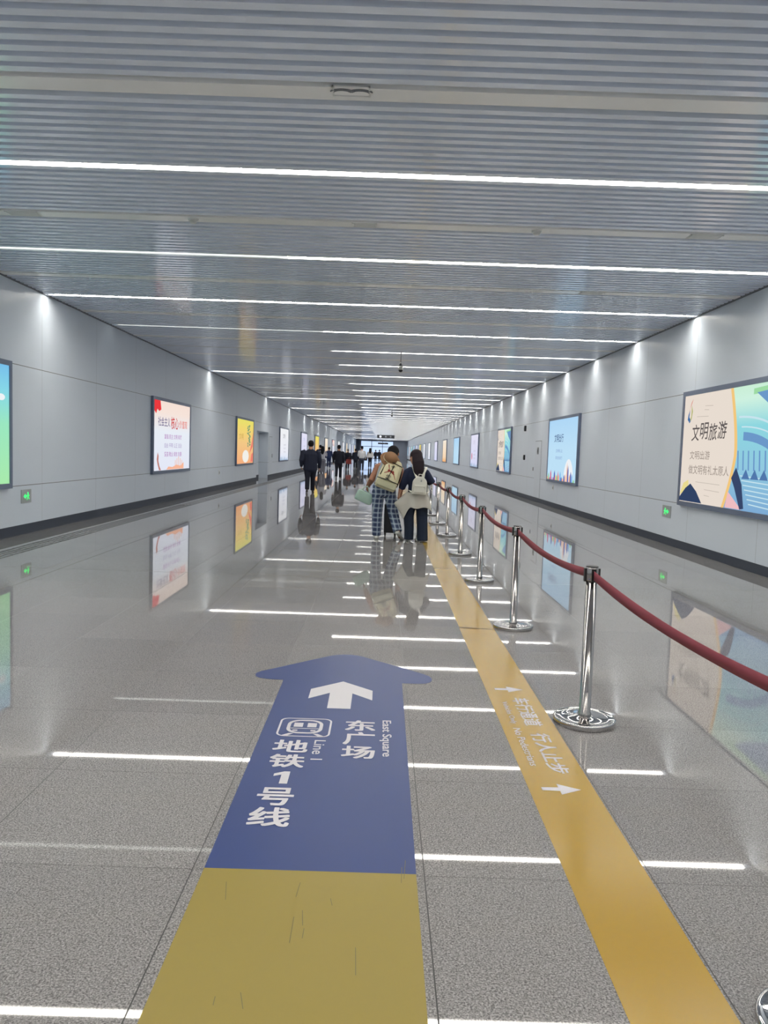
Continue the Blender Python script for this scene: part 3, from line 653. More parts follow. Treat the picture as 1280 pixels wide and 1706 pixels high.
# ------------------------------------------------------------------ stanchions and belts
PX = 1.165
PDX = (0.02, 0.0, -0.01, 0.0, 0.005, 0.02, 0.01, 0, 0)
PY = [1.905, 4.27, 6.615, 9.05, 11.4, 13.95, 16.28, 18.6, 20.95]
PL = ['chrome stanchion nearest the camera, only its base edge showing at the bottom right corner', 'tall chrome belt stanchion beside the lettering on the yellow tape', 'chrome belt stanchion second along the queue line, behind the nearest tall one', 'chrome belt stanchion third along the queue line', 'chrome belt stanchion fourth along the queue line', 'chrome belt stanchion just right of the woman in navy', 'chrome belt stanchion partly behind the woman with the white backpack', 'distant chrome stanchion close behind the woman', 'farthest chrome stanchion of the queue line']
for i, y in enumerate(PY):
    rt = empty('belt_stanchion', (PX + PDX[i], y, 0)); tag(rt, PL[i], 'stanchion', 'belt stanchions along the yellow tape')
    bm = bmesh.new(); lathe(bm, [(0.166, 0), (0.17, 0.004), (0.17, 0.026), (0.1685, 0.031), (0.164, 0.033), (0.159, 0.0335), (0.155, 0.032), (0.12, 0.0335), (0.06, 0.036), (0.034, 0.045)], 48); obj('base', bm, M['mirror'], rt, True)
    bm = bmesh.new(); lathe(bm, [(0.036, 0.04), (0.036, 0.055), (0.0315, 0.06), (0.0315, 0.80)], 32); obj('pole', bm, M['chrome'], rt, True)
    bm = bmesh.new(); lathe(bm, [(0.034, 0.795), (0.036, 0.8), (0.036, 0.862), (0.033, 0.87)], 32); hd = obj('head', bm, M['chrome'], rt, True)
    bm = bmesh.new()
    for a in range(4):
        t = a * PI / 2; b2 = bmesh.new(); box(b2, -0.012, 0.012, 0.034, 0.043, 0.79, 0.862); bmesh.ops.rotate(b2, verts=b2.verts[:], matrix=Matrix.Rotation(t, 3, 'Z')); me = bpy.data.meshes.new('t'); b2.to_mesh(me); b2.free(); bm.from_mesh(me); bpy.data.meshes.remove(me)
    obj('belt_clip', bm, M['black'], hd)
    bm = bmesh.new(); lathe(bm, [(0.034, 0.869), (0.034, 0.873), (0.03, 0.875)], 32); obj('cap', bm, M['black'], hd, True)
    if i:
        L = y - PY[i - 1] - 0.07; bm = bmesh.new(); n = 24; pr = None; ox = PDX[i - 1] - PDX[i]
        for j in range(n + 1):
            t = j / n; zc = 0.828 - 0.05 * 4 * t * (1 - t); yy = -0.036 - L * t; tw_ = 0.004 * math.sin(t * 7)
            a = [bm.verts.new((ox * t + tw_ * k + s * 0.0009, yy, zc + k * 0.024)) for k in (-1, 1) for s in (-1, 1)]
            if pr:
                for u, v in ((0, 1), (1, 3), (3, 2), (2, 0)): bm.faces.new((pr[u], pr[v], a[v], a[u]))
            pr = a
        o = obj('belt', bm, M['red'], rt, True); o['label'] = 'red retractable belt reaching to the next post'

# ------------------------------------------------------------------ people
def cloth(name, rgb, rough=0.85): return mat(name, rgb, rough, 0, 0.25)
SKIN = mat('skin', (186, 138, 112), 0.55); TAN = mat('tanned skin', (158, 108, 84), 0.55)
HAIR = mat('dark hair', (24, 23, 27), 0.75, 0, 0.15); NAVY = cloth('navy cloth', (34, 40, 62)); DNAVY = cloth('dark navy cloth', (34, 42, 58))
def hand(bm, wrist, d, palm_n, L=0.175, curl=0.5, thumb=1):
    """palm, four fingers and thumb; d points to the fingertips, palm_n is the way the palm faces"""
    w = Vector(wrist); d = Vector(d).normalized(); n = Vector(palm_n); n = (n - d * n.dot(d)).normalized(); s = d.cross(n)
    k = w + d * L * 0.5
    tube(bm, [w - d * 0.02, w + d * 0.02, w + d * L * 0.3, k], [(0.024, 0.018), (0.03, 0.017), (0.038, 0.016), (0.038, 0.013)], 10, side=s)
    for i, (o, l) in enumerate(((0.029, 0.40), (0.0095, 0.46), (-0.0095, 0.43), (-0.028, 0.34))):
        a = k + s * o * thumb - d * 0.012; l *= L; c1, c2 = curl, curl * 2
        b = a + (d * math.cos(c1 * 0.5) + n * math.sin(c1 * 0.5)) * l * 0.5
        c = b + (d * math.cos(c1 + 0.2) + n * math.sin(c1 + 0.2)) * l * 0.35; e = c + (d * math.cos(c2) + n * math.sin(c2)) * l * 0.28
        tube(bm, [a, b, c, e], [0.0095, 0.0088, 0.0082, 0.007], 8)
    a = w + d * L * 0.14 + s * 0.03 * thumb
    tube(bm, [a, a + (s * thumb * 0.7 + d * 0.7 + n * 0.25) * 0.035, a + (s * thumb * 0.75 + d * 1.35 + n * 0.6) * 0.045], [0.013, 0.011, 0.008], 8)
def head(bm, c, r, f=(0, 1, 0), up=(0, 0, 1), neck=None):
    """face looking along f"""
    c = Vector(c); f = Vector(f).normalized(); u = Vector(up); u = (u - f * u.dot(f)).normalized(); s = f.cross(u)
    B = Matrix((s, f, u)).transposed().to_4x4(); T = Matrix.Translation(c) @ B
    def E(p, q, seg=16): bmesh.ops.create_uvsphere(bm, u_segments=seg, v_segments=10, radius=1, matrix=T @ Matrix.Translation(Vector(p) * r) @ Matrix.Diagonal((q[0] * r, q[1] * r, q[2] * r, 1)))
    E((0, -0.12, 0.12), (0.76, 0.92, 0.92)); E((0, 0.22, -0.38), (0.6, 0.62, 0.72)); E((0, 0.52, -0.78), (0.3, 0.28, 0.26))
    E((0, 0.86, -0.22), (0.12, 0.16, 0.2), 10); E((0, 0.82, -0.08), (0.07, 0.1, 0.25), 10)                    # nose
    E((0, 0.74, -0.56), (0.26, 0.1, 0.06), 10); E((0, 0.72, -0.66), (0.22, 0.1, 0.06), 10)                     # lips
    E((0, 0.68, 0.16), (0.55, 0.14, 0.09), 12)                                                                  # brow
    for q in (-1, 1):
        E((q * 0.3, 0.7, 0.0), (0.14, 0.09, 0.09), 10); E((q * 0.78, -0.08, -0.12), (0.09, 0.2, 0.3), 10); E((q * 0.42, 0.5, -0.28), (0.24, 0.2, 0.2), 10)
    if neck is not None: tube(bm, [c - u * r * 0.45 - f * r * 0.1, Vector(neck)], [r * 0.56, r * 0.6], 14)
def hairmesh(c, r, f, up, long=None):
    bm = bmesh.new(); c = Vector(c); f = Vector(f).normalized(); u = Vector(up); u = (u - f * u.dot(f)).normalized(); s = f.cross(u)
    B = Matrix((s, f, u)).transposed().to_4x4(); T = Matrix.Translation(c) @ B
    def E(p, q): bmesh.ops.create_uvsphere(bm, u_segments=18, v_segments=12, radius=1, matrix=T @ Matrix.Translation(Vector(p) * r) @ Matrix.Diagonal((q[0] * r, q[1] * r, q[2] * r, 1)))
    E((0, -0.2, 0.28), (0.84, 0.92, 0.84)); E((0, -0.42, -0.1), (0.76, 0.62, 0.7))
    if long:
        for pts, rad in long: tube(bm, pts, rad, 14, side=(1, 0, 0))
    return bm
def shoe(bm, heel, toe, h=0.085, up=(0, 0, 1)):
    a, b = Vector(heel), Vector(toe); d = (b - a).normalized(); u = Vector(up); u = (u - d * u.dot(d)).normalized(); L = (b - a).length; s = d.cross(u)
    tube(bm, [a + u * 0.028, a + d * L * 0.4 + u * 0.025, a + d * L * 0.75 + u * 0.02, b + u * 0.018], [(0.036, 0.028), (0.04, 0.025), (0.046, 0.02), (0.034, 0.017)], 12, side=s, dome=0.9)
    tube(bm, [a + d * 0.02 + u * 0.04, a + d * 0.055 + u * h], [(0.034, 0.04), (0.036, 0.045)], 12, side=s)
    tube(bm, [a + d * 0.05 + u * 0.06, a + d * L * 0.62 + u * 0.03], [(0.034, 0.03), (0.036, 0.018)], 12, side=s)

def walker(loc, H, yaw, label, top, bottom, shoes=(40, 40, 44), hair='short', hairc=HAIR, stride=0.16, arms=((0.0, 0), (0.0, 0)), group=None, bulk=1.0, vox=0.014, toplen=0.5, legw=1.0, long_len=0.0, skirt=None):
    """a person walking, seen mostly from behind; arms: per side (forward swing, elbow bend)"""
    rt = empty('person', (loc[0], loc[1], 0), yaw); tag(rt, label, 'person', group); k = H / 1.74
    V = lambda x, y, z: Vector((x * k, y * k, z * k)); hipz, shz = 0.90, 1.41; b = bulk
    feet = {1: V(0.085, stride, 0.0), -1: V(-0.085, -stride, 0.0)}
    # body
    bm = bmesh.new(); head(bm, V(0, 0.035, 1.62), 0.118 * k, neck=V(0, -0.005, 1.42))
    tube(bm, [V(0, 0, 0.86), V(0, -0.01, 1.05), V(0, 0, 1.28), V(0, 0, 1.40)], [(0.15 * k, 0.1 * k), (0.13 * k, 0.095 * k), (0.16 * k, 0.1 * k), (0.1 * k, 0.07 * k)], side=(1, 0, 0))
    trs, sls, shs = bmesh.new(), bmesh.new(), []
    tube(sls, [V(0, 0, shz - toplen + 0.02), V(0, -0.01, 1.08), V(0, -0.005, 1.28), V(0, 0, 1.39), V(0, 0, 1.45)], [(0.185 * k * b, 0.13 * k * b), (0.175 * k * b, 0.125 * k * b), (0.2 * k * b, 0.125 * k * b), (0.15 * k * b, 0.095 * k), (0.075 * k, 0.07 * k)], side=(1, 0, 0))
    tube(trs, [V(0, 0, 0.82), V(0, 0, 0.96)], [(0.175 * k * b, 0.125 * k * b), (0.165 * k * b, 0.12 * k * b)], side=(1, 0, 0))
    for s in (1, -1):
        hp, ft = V(s * 0.09, 0, 0.86), feet[s]; rear = ft.y < 0; an = ft + V(0, 0, 0.09 + (0.05 if rear and stride > 0.1 else 0))
        kn = (hp + an) / 2 + V(0, 0.05 if rear else 0.03, 0.01)
        tube(bm, [hp, kn, an, an + V(0, 0.03, -0.03)], [0.075 * k, 0.05 * k, 0.036 * k, 0.036 * k])
        if skirt is None: tube(trs, [hp, kn, an + V(0, 0, -0.01)], [(0.098 * k * legw * b, 0.1 * k * b), (0.074 * k * legw, 0.076 * k * legw), (0.064 * k * legw, 0.066 * k * legw)], dome=0.15)
        q = bmesh.new(); hl = ft + V(0, -0.07, 0.05 if (rear and stride > 0.1) else 0.0); shoe(q, hl, ft + V(s * 0.02, 0.18, 0.0), 0.09 * k); shs.append(q)
        sw, el = arms[0 if s == 1 else 1]
        sh = V(s * 0.19 * b, 0, 1.36); eb = sh + V(s * 0.06, math.sin(sw) * 0.28 - 0.02, -0.29 * math.cos(sw)); a2 = sw + el; wr = eb + V(-s * 0.02 if el > 1 else s * 0.0, math.sin(a2) * 0.25, -0.25 * math.cos(a2))
        tube(bm, [sh, eb, wr], [0.045 * k, 0.036 * k, 0.026 * k]); hand(bm, wr, wr - eb, V(-s, 0.1, 0), 0.18 * k, 0.6, 1 if s == 1 else -1)
        tube(sls, [sh + V(-s * 0.05, 0, 0.01), sh, eb, wr], [0.075 * k, 0.074 * k * b, 0.06 * k * b, 0.05 * k], dome=0.3)
    if skirt: tube(trs, [V(0, 0, 0.92), V(0, 0, 0.7), V(0, 0, skirt)], [(0.17 * k, 0.13 * k), (0.2 * k, 0.17 * k), (0.24 * k, 0.22 * k)], side=(1, 0, 0), dome=0)
    fuse('body', bm, SKIN, rt, vox * 0.7, 2)
    fuse('jacket' if toplen > 0.5 else 'shirt', sls, top, rt, vox, 5); fuse('skirt' if skirt else 'trousers', trs, bottom, rt, vox, 5)
    sm = cloth('shoe %d %d %d' % shoes, shoes, 0.5)
    for q in shs: fuse('shoe', q, sm, rt, vox * 0.7, 2)
    lg = None
    if hair == 'long': lg = [([V(0, -0.05, 1.68), V(0, -0.1, 1.52), V(0, -0.14, 1.4 - long_len * 0.4), V(0, -0.15, 1.4 - long_len)], [(0.1 * k, 0.07 * k), (0.115 * k, 0.07 * k), (0.11 * k, 0.05 * k), (0.06 * k, 0.03 * k)])]
    fuse('hair', hairmesh(V(0, 0.035, 1.62), 0.118 * k, (0, 1, 0), (0, 0, 1), lg), hairc, rt, vox * 0.8, 2)
    return rt
jk = cloth('black jacket', (36, 40, 56)); blk = cloth('black cloth', (32, 34, 46)); gry = cloth('grey cloth', (112, 112, 122)); lgr = cloth('light grey cloth', (176, 176, 184)); wht = cloth('white cloth', (214, 214, 218)); nvb = cloth('blue cloth', (40, 52, 88)); dkj = cloth('dark denim', (58, 62, 78))
walker((-2.42, 26.45), 1.75, 0.06, 'man from behind in a loose dark jacket and trousers, walking by the left wall', jk, blk, (52, 50, 50), stride=0.2, arms=((0.15, 0.25), (-0.25, 0.9)), bulk=1.28, toplen=0.66, legw=1.15)
walker((-2.235, 40.0), 1.72, -0.03, 'person in a black suit and white-edged shoes walking mid corridor', blk, blk, (170, 168, 170), stride=0.24, arms=((-0.1, 0.2), (0.12, 0.2)), bulk=1.12, toplen=0.62, legw=1.1)
walker((-3.78, 49.4), 1.68, 0.0, 'long-haired woman in a pale grey top and wide grey trousers, phone raised', lgr, gry, (90, 90, 96), 'long', stride=0.06, arms=((0.5, 1.9), (0.1, 0.2)), toplen=0.5, legw=1.45, long_len=0.18, vox=0.018)
walker((-4.62, 58.2), 1.8, 0.0, 'person in dark clothes half hidden behind the man in the loose jacket', jk, blk, stride=0.12, bulk=1.1, toplen=0.6, vox=0.02)
walker((-4.3, 62.9), 1.68, 0.0, 'person in a blue jacket right of the long-haired woman in grey', nvb, nvb, (150, 150, 156), stride=0.12, arms=((0.2, 0.5), (0.1, 0.2)), bulk=1.1, toplen=0.6, vox=0.02)
walker((-2.72, 61.0), 1.58, 0.0, 'short grey-haired person in black by the red bag', blk, blk, hairc=mat('grey hair', (120, 118, 120), 0.6), stride=0.08, bulk=1.2, toplen=0.66, vox=0.02)
walker((-2.25, 65.0), 1.62, 0.0, 'person in dark coat right of the grey-haired walker', jk, blk, stride=0.1, bulk=1.15, toplen=0.7, vox=0.02)
walker((-1.52, 56.9), 1.8, 0.0, 'man in a white T-shirt and dark jeans seen from behind', wht, dkj, (120, 120, 126), stride=0.1, arms=((0.2, 0.6), (0.4, 1.0)), bulk=1.05, toplen=0.5, vox=0.02)
walker((-1.13, 69.5), 1.74, 0.0, 'dark-haired woman in a white top and dark trousers carrying a black bag', wht, blk, hair='long', stride=0.08, long_len=0.12, toplen=0.5, vox=0.02)
walker((-1.0, 107), 1.66, 0.0, 'tiny dark figure far off, left of two by the glazing', jk, blk, stride=0.1, vox=0.026)
walker((-0.5, 108.5), 1.68, 0.0, 'tiny dark figure far off, right of two by the glazing', jk, blk, stride=0.1, vox=0.026)

# --- man in checked trousers
def plaid():
    m = mat('blue check cloth', (110, 125, 150), 0.85, 0, 0.2); n = NT(m); g, x = n.pos('obj')
    def st(c, off, pitch, half): return n.line(c, off, pitch, half)
    ang = n.math('MULTIPLY', n.math('ADD', x[0], n.math('MULTIPLY', x[1], 0.45)), 1.0)
    d = n.math('ADD', st(ang, 0.0, 0.07, 0.017), st(x[2], 0.0, 0.08, 0.02))
    w = n.math('MAXIMUM', st(ang, 0.035, 0.07, 0.005), st(x[2], 0.04, 0.08, 0.006))
    c = n.ramp(n.math('MULTIPLY', d, 0.5), [(0.0, (116, 130, 154)), (0.5, (84, 96, 124)), (1.0, (56, 66, 94))])
    n.set(n.b.inputs['Base Color'], n.mix(n.math('MULTIPLY', w, 0.7), c, lin((186, 198, 206)))); return m
mr = empty('person', (0.10, 13.13, 0)); tag(mr, 'man in blue checked trousers and grey vest, leaning forward under a cream backpack', 'person')
bm = bmesh.new()
head(bm, (0.075, 0.30, 1.425), 0.118, (0.15, 0.75, -0.62), (0.05, 0.6, 0.75), (0.02, 0.14, 1.27))
tube(bm, [(-0.065, 0, 0.84), (-0.03, 0.04, 1.0), (0.01, 0.10, 1.17), (0.03, 0.14, 1.27)], [(0.155, 0.11), (0.145, 0.105), (0.17, 0.11), (0.13, 0.085)], side=(1, 0, 0))
# bare arms
tube(bm, [(-0.02, 0.12, 1.24), (-0.175, 0.12, 1.20), (-0.275, 0.02, 0.985), (-0.335, 0.16, 0.88)], [0.075, 0.066, 0.052, 0.036]); hand(bm, (-0.335, 0.16, 0.88), (-0.2, 0.35, -0.75), (0.9, 0.2, 0.1), 0.17, 1.1, -1)
tube(bm, [(0.05, 0.13, 1.23), (0.205, 0.16, 1.17), (0.235, 0.17, 0.90), (0.2, 0.24, 0.68)], [0.07, 0.056, 0.046, 0.033]); hand(bm, (0.2, 0.24, 0.68), (-0.15, 0.15, -0.95), (-0.9, 0.1, 0), 0.17, 1.2, 1)
LH, LK, LA = (-0.15, 0.0, 0.80), (-0.165, 0.04, 0.45), (-0.165, 0.05, 0.09)
RH, RK, RA = (0.02, 0.0, 0.80), (0.10, 0.02, 0.46), (0.19, -0.2, 0.155)
for a, b_, c in ((LH, LK, LA), (RH, RK, RA)): tube(bm, [a, b_, c], [0.075, 0.05, 0.038])
ell(bm, (-0.165, 0.1, 0.05), (0.035, 0.1, 0.035)); ell(bm, (0.215, -0.14, 0.09), (0.035, 0.08, 0.04), (-0.7, 0, -0.3))
o = fuse('body', bm, TAN, mr, 0.0055, 3)
bm = bmesh.new()
tube(bm, [(-0.07, 0, 0.82), (-0.035, 0.04, 1.0), (0.005, 0.10, 1.15), (0.02, 0.125, 1.25), (0.035, 0.15, 1.29)], [(0.195, 0.135), (0.185, 0.13), (0.195, 0.135), (0.165, 0.11), (0.08, 0.075)], side=(1, 0, 0), dome=0.2)
fuse('vest', bm, cloth('grey jersey', (158, 162, 168)), mr, 0.009, 5)
bm = bmesh.new()
tube(bm, [(-0.065, 0, 0.74), (-0.065, 0.0, 0.90)], [(0.195, 0.15), (0.19, 0.14)], side=(1, 0, 0), dome=0.2)
tube(bm, [(-0.16, 0.0, 0.80), LK, (-0.165, 0.045, 0.055)], [(0.105, 0.12), (0.088, 0.095), (0.074, 0.085)], dome=0.08)
tube(bm, [(0.03, 0.0, 0.80), RK, (0.185, -0.19, 0.15)], [(0.105, 0.12), (0.09, 0.095), (0.075, 0.085)], dome=0.08)
fuse('trousers', bm, plaid(), mr, 0.009, 4)
shm = cloth('cream trainer', (206, 206, 200), 0.6)
bm = bmesh.new(); shoe(bm, (-0.165, -0.02, 0), (-0.175, 0.24, 0)); fuse('shoe', bm, shm, mr, 0.006, 2)
bm = bmesh.new(); shoe(bm, (0.17, -0.25, 0.115), (0.26, -0.06, -0.006), up=(0.1, 0.45, 0.8)); fuse('shoe', bm, shm, mr, 0.006, 2)
fuse('hair', hairmesh((0.075, 0.30, 1.425), 0.122, (0.15, 0.75, -0.62), (0.05, 0.6, 0.75)), HAIR, mr, 0.008, 3)

# backpack on his back (frame: x across, y away from the wearer's back is -y, z up), leaning with the torso
bp = empty('backpack', (0.035, 12.985, 0.835)); bp.rotation_euler = (-0.30, 0.33, 0); bp.scale = (1.1, 1, 1.06); tag(bp, 'large cream backpack with black trim and a red splash print', 'backpack')
CREAM = cloth('cream canvas', (214, 206, 172))
def softbox(bm, w0, w1, d, z0, z1, cy, n=8):
    rings = []
    for i in range(n + 1):
        t = i / n; w = (w0 + (w1 - w0) * t) * (1 - 0.28 * max(0, (t - 0.78) / 0.22) ** 2 - 0.1 * max(0, (0.1 - t) / 0.1)); dd = d * (0.8 + 0.25 * math.sin(PI * min(1, t * 1.15 + 0.05)))
        r = [];
        for j in range(28):
            a = 2 * PI * j / 28; e = 0.45; cx = math.copysign(abs(math.cos(a)) ** e, math.cos(a)); sy = math.copysign(abs(math.sin(a)) ** e, math.sin(a))
            r.append(bm.verts.new((cx * w, cy + sy * dd, z0 + (z1 - z0) * t)))
        rings.append(r)
    for a, b in zip(rings, rings[1:]):
        for j in range(28): bm.faces.new((a[j], a[(j + 1) % 28], b[(j + 1) % 28], b[j]))
    bm.faces.new(rings[0][::-1]); bm.faces.new(rings[-1])
bm = bmesh.new(); softbox(bm, 0.165, 0.145, 0.085, 0.0, 0.47, -0.09); fuse('main_pocket', bm, CREAM, bp, 0.008, 3)
bm = bmesh.new(); softbox(bm, 0.125, 0.115, 0.035, 0.10, 0.37, -0.185); fuse('front_pocket', bm, CREAM, bp, 0.007, 3)
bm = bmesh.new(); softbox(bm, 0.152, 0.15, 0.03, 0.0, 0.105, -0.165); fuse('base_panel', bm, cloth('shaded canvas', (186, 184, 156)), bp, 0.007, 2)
BK = cloth('black webbing', (26, 26, 30))
for pts in ([(-0.16, -0.20, 0.105), (0, -0.222, 0.112), (0.16, -0.20, 0.105)], [(-0.13, -0.17, 0.395), (0, -0.188, 0.405), (0.13, -0.17, 0.395)], [(-0.135, -0.165, 0.17), (-0.125, -0.18, 0.26), (-0.11, -0.168, 0.36)], [(0.165, -0.1, 0.08), (0.165, -0.11, 0.25), (0.14, -0.1, 0.42)]):
    bm = bmesh.new(); tube(bm, pts, [0.007] * 3, 8); obj('zip_trim', bm, BK, bp, True)
bm = bmesh.new(); yy = -0.2225
def stroke(a, b, w, mi): 
    a, b = Vector((a[0], 0, a[1])), Vector((b[0], 0, b[1])); d = (b - a).normalized(); s = Vector((-d.z, 0, d.x)) * w
    quad(bm, [(p.x, yy, p.z) for p in (a - s, b - s * 0.6, b + s * 0.6, a + s)], mi)
for a, b, w in (((-0.065, 0.35), (-0.02, 0.25), .007), ((-0.02, 0.25), (-0.09, 0.2), .008), ((0.0, 0.26), (0.06, 0.22), .016), ((-0.05, 0.26), (0.05, 0.25), .016), ((0.05, 0.23), (0.1, 0.15), .006), ((0.0, 0.24), (0.04, 0.27), .014)): stroke(a, b, w, 0)
yy = -0.2245
stroke((0.015, 0.36), (-0.012, 0.12), .007, 1)
for z, w in ((0.35, .02), (0.335, .03), (0.32, .018), (0.185, .03), (0.17, .04), (0.155, .028), (0.135, .035), (0.125, .03)): stroke((-w + (z - .24) * .11, z), (w + (z - .24) * .11, z), .0045, 1)
obj('front_print', bm, [cloth('red print', (150, 62, 56)), BK], bp)
for s in (-1, 1):
    bm = bmesh.new(); tube(bm, [(s * 0.09, -0.02, 0.45), (s * 0.1, 0.10, 0.49), (s * 0.11, 0.26, 0.42), (s * 0.13, 0.27, 0.25), (s * 0.15, 0.12, 0.08), (s * 0.15, -0.02, 0.04)], [(0.022, 0.007)] * 6, 8); obj('shoulder_strap', bm, cloth('strap', (120, 104, 84)), bp, True)
bm = bmesh.new(); tube(bm, [(-0.04, -0.05, 0.465), (-0.03, -0.06, 0.5), (0.03, -0.06, 0.5), (0.04, -0.05, 0.465)], [0.008] * 4, 8); obj('top_handle', bm, BK, bp, True)
# straw hat slung on the shoulders
ht = empty('straw_hat', (0.125, 13.04, 1.335)); ht.rotation_euler = (0.72, 0.42, 0); tag(ht, 'brown straw hat slung between his head and the cream backpack', 'hat')
STRAW = mat('brown straw', (128, 92, 62), 0.8)
bm = bmesh.new(); lathe(bm, [(0.115, 0.004), (0.14, 0.0), (0.172, -0.016), (0.176, -0.016), (0.174, -0.008), (0.14, 0.010), (0.117, 0.014)], 40); obj('brim', bm, STRAW, ht, True)
bm = bmesh.new(); lathe(bm, [(0.125, 0.005), (0.12, 0.045), (0.105, 0.08), (0.07, 0.102), (0.02, 0.108)], 32); obj('crown', bm, STRAW, ht, True)
bm = bmesh.new(); lathe(bm, [(0.1265, 0.012), (0.125, 0.03), (0.118, 0.032), (0.118, 0.01)], 32); obj('hat_band', bm, cloth('hat band', (206, 190, 160)), ht, True)
# mint bag in his left hand
mb = empty('handbag', (-0.29, 13.2, 0.69)); mb.rotation_euler = (0, 0.42, 0.2); tag(mb, 'mint green soft handbag hanging from the man\'s left hand', 'handbag')
MINT = cloth('mint quilt', (170, 196, 184))
bm = bmesh.new(); box(bm, -0.145, 0.145, -0.07, 0.07, -0.095, 0.09); ell(bm, (0, 0, -0.01), (0.16, 0.08, 0.09)); fuse('bag_body', bm, MINT, mb, 0.012, 30)
bm = bmesh.new(); tube(bm, [(-0.125, 0, 0.088), (0, 0, 0.094), (0.125, 0, 0.088)], [0.006] * 3, 8); obj('zip_trim', bm, cloth('mint zip', (140, 166, 154)), mb, True)
for y in (-0.025, 0.025):
    bm = bmesh.new(); tube(bm, [(-0.09, y, 0.08), (-0.075, y * 0.7, 0.15), (-0.03, 0, 0.185), (0.02, y * 0.7, 0.15), (0.05, y, 0.085)], [0.009] * 5, 8); obj('handle', bm, cloth('mint strap', (190, 208, 198)), mb, True)
# suitcase
sc_ = empty('suitcase', (0.165, 13.62, 0)); tag(sc_, 'black wheeled suitcase in front of the man in checked trousers', 'suitcase')
bm = bmesh.new(); box(bm, -0.11, 0.11, -0.12, 0.12, 0.065, 0.56); fuse('shell', bm, mat('black shell', (26, 28, 34), 0.4), sc_, 0.012, 3)
for x in (-0.085, 0.085):
    for y in (-0.09, 0.09):
        bm = bmesh.new(); lathe(bm, [(0.028, -0.012), (0.03, -0.006), (0.03, 0.006), (0.028, 0.012)], 16); bmesh.ops.rotate(bm, verts=bm.verts[:], matrix=Matrix.Rotation(PI / 2, 3, 'Y')); bmesh.ops.translate(bm, verts=bm.verts[:], vec=(x, y, 0.03)); box(bm, x - 0.018, x + 0.018, y - 0.015, y + 0.015, 0.035, 0.072); obj('wheel', bm, M['black'], sc_)
bm = bmesh.new()
for x in (-0.06, 0.06): tube(bm, [(x, -0.02, 0.55), (x, -0.02, 0.66)], [0.008] * 2, 8)
tube(bm, [(-0.065, -0.02, 0.66), (0.065, -0.02, 0.66)], [0.012] * 2, 8); obj('pull_handle', bm, M['grey'], sc_, True)

# --- woman in navy
wr_ = empty('person', (0.58, 12.93, 0)); tag(wr_, 'woman in navy top and flared trousers, beige jacket tied round her waist', 'person')
bm = bmesh.new()
head(bm, (-0.045, 0.06, 1.385), 0.112, (-0.65, 0.72, -0.15), (0, 0, 1), (-0.02, 0.0, 1.21))
tube(bm, [(0.01, 0, 0.76), (0.0, 0, 0.95), (-0.01, 0, 1.1), (-0.015, 0, 1.2)], [(0.14, 0.1), (0.115, 0.085), (0.145, 0.09), (0.1, 0.07)], side=(1, 0, 0))
tube(bm, [(-0.16, 0.0, 1.16), (-0.235, -0.01, 0.94), (-0.285, 0.06, 0.80)], [0.042, 0.036, 0.026]); hand(bm, (-0.285, 0.06, 0.80), (-0.1, 0.2, -0.9), (0.9, 0.1, 0), 0.16, 0.7, -1)
tube(bm, [(0.13, 0.0, 1.15), (0.245, -0.02, 0.985), (0.15, 0.18, 0.97)], [0.042, 0.036, 0.027]); hand(bm, (0.15, 0.18, 0.97), (-0.7, 0.5, 0.1), (0, -0.3, -0.9), 0.16, 0.8, 1)
for h, kn, an in (((-0.08, 0, 0.76), (-0.125, 0.03, 0.42), (-0.11, 0, 0.08)), ((0.085, 0, 0.76), (0.095, 0.03, 0.42), (0.105, -0.03, 0.08))):
    tube(bm, [h, kn, an, (an[0], an[1] + 0.1, 0.04)], [0.07, 0.048, 0.034, 0.03])
fuse('body', bm, SKIN, wr_, 0.0055, 3)
bm = bmesh.new()
tube(bm, [(0.01, 0, 0.72), (0.0, 0, 0.92), (-0.01, 0, 1.08), (-0.015, 0, 1.19), (-0.02, 0, 1.24)], [(0.165, 0.125), (0.15, 0.11), (0.172, 0.115), (0.135, 0.09), (0.065, 0.06)], side=(1, 0, 0))
tube(bm, [(-0.1, 0, 1.18), (-0.165, 0.0, 1.145), (-0.225, -0.01, 0.95), (-0.255, 0.02, 0.87)], [0.06, 0.066, 0.06, 0.056], dome=0.2)
tube(bm, [(0.07, 0, 1.17), (0.13, 0.0, 1.135), (0.24, -0.02, 0.985), (0.2, 0.08, 0.975)], [0.06, 0.068, 0.058, 0.052], dome=0.2)
fuse('shirt', bm, NAVY, wr_, 0.009, 4)
bm = bmesh.new(); tube(bm, [(0.0, 0, 0.68), (0.0, 0, 0.80)], [(0.18, 0.135), (0.165, 0.125)], side=(1, 0, 0))
tube(bm, [(-0.085, 0, 0.74), (-0.125, 0.02, 0.42), (-0.11, 0.0, 0.22), (-0.11, -0.02, 0.03)], [(0.095, 0.11), (0.088, 0.09), (0.08, 0.095), (0.078, 0.12)], dome=0.05)
tube(bm, [(0.085, 0, 0.74), (0.095, 0.02, 0.42), (0.105, -0.02, 0.22), (0.11, -0.04, 0.02)], [(0.1, 0.11), (0.094, 0.09), (0.09, 0.1), (0.094, 0.125)], dome=0.05)
fuse('trousers', bm, DNAVY, wr_, 0.009, 4)
for a, b_ in (((-0.11, -0.03, 0), (-0.125, 0.2, 0)), ((0.04, -0.06, 0), (0.03, 0.17, 0))):
    bm = bmesh.new(); shoe(bm, (a[0], a[1], 0), (b_[0], b_[1], 0)); fuse('shoe', bm, shm, wr_, 0.007, 2)
lg = [([(-0.02, 0.0, 1.42), (0.0, -0.06, 1.3), (0.01, -0.115, 1.17), (0.005, -0.125, 1.06)], [(0.085, 0.06), (0.1, 0.07), (0.09, 0.04), (0.05, 0.02)])]
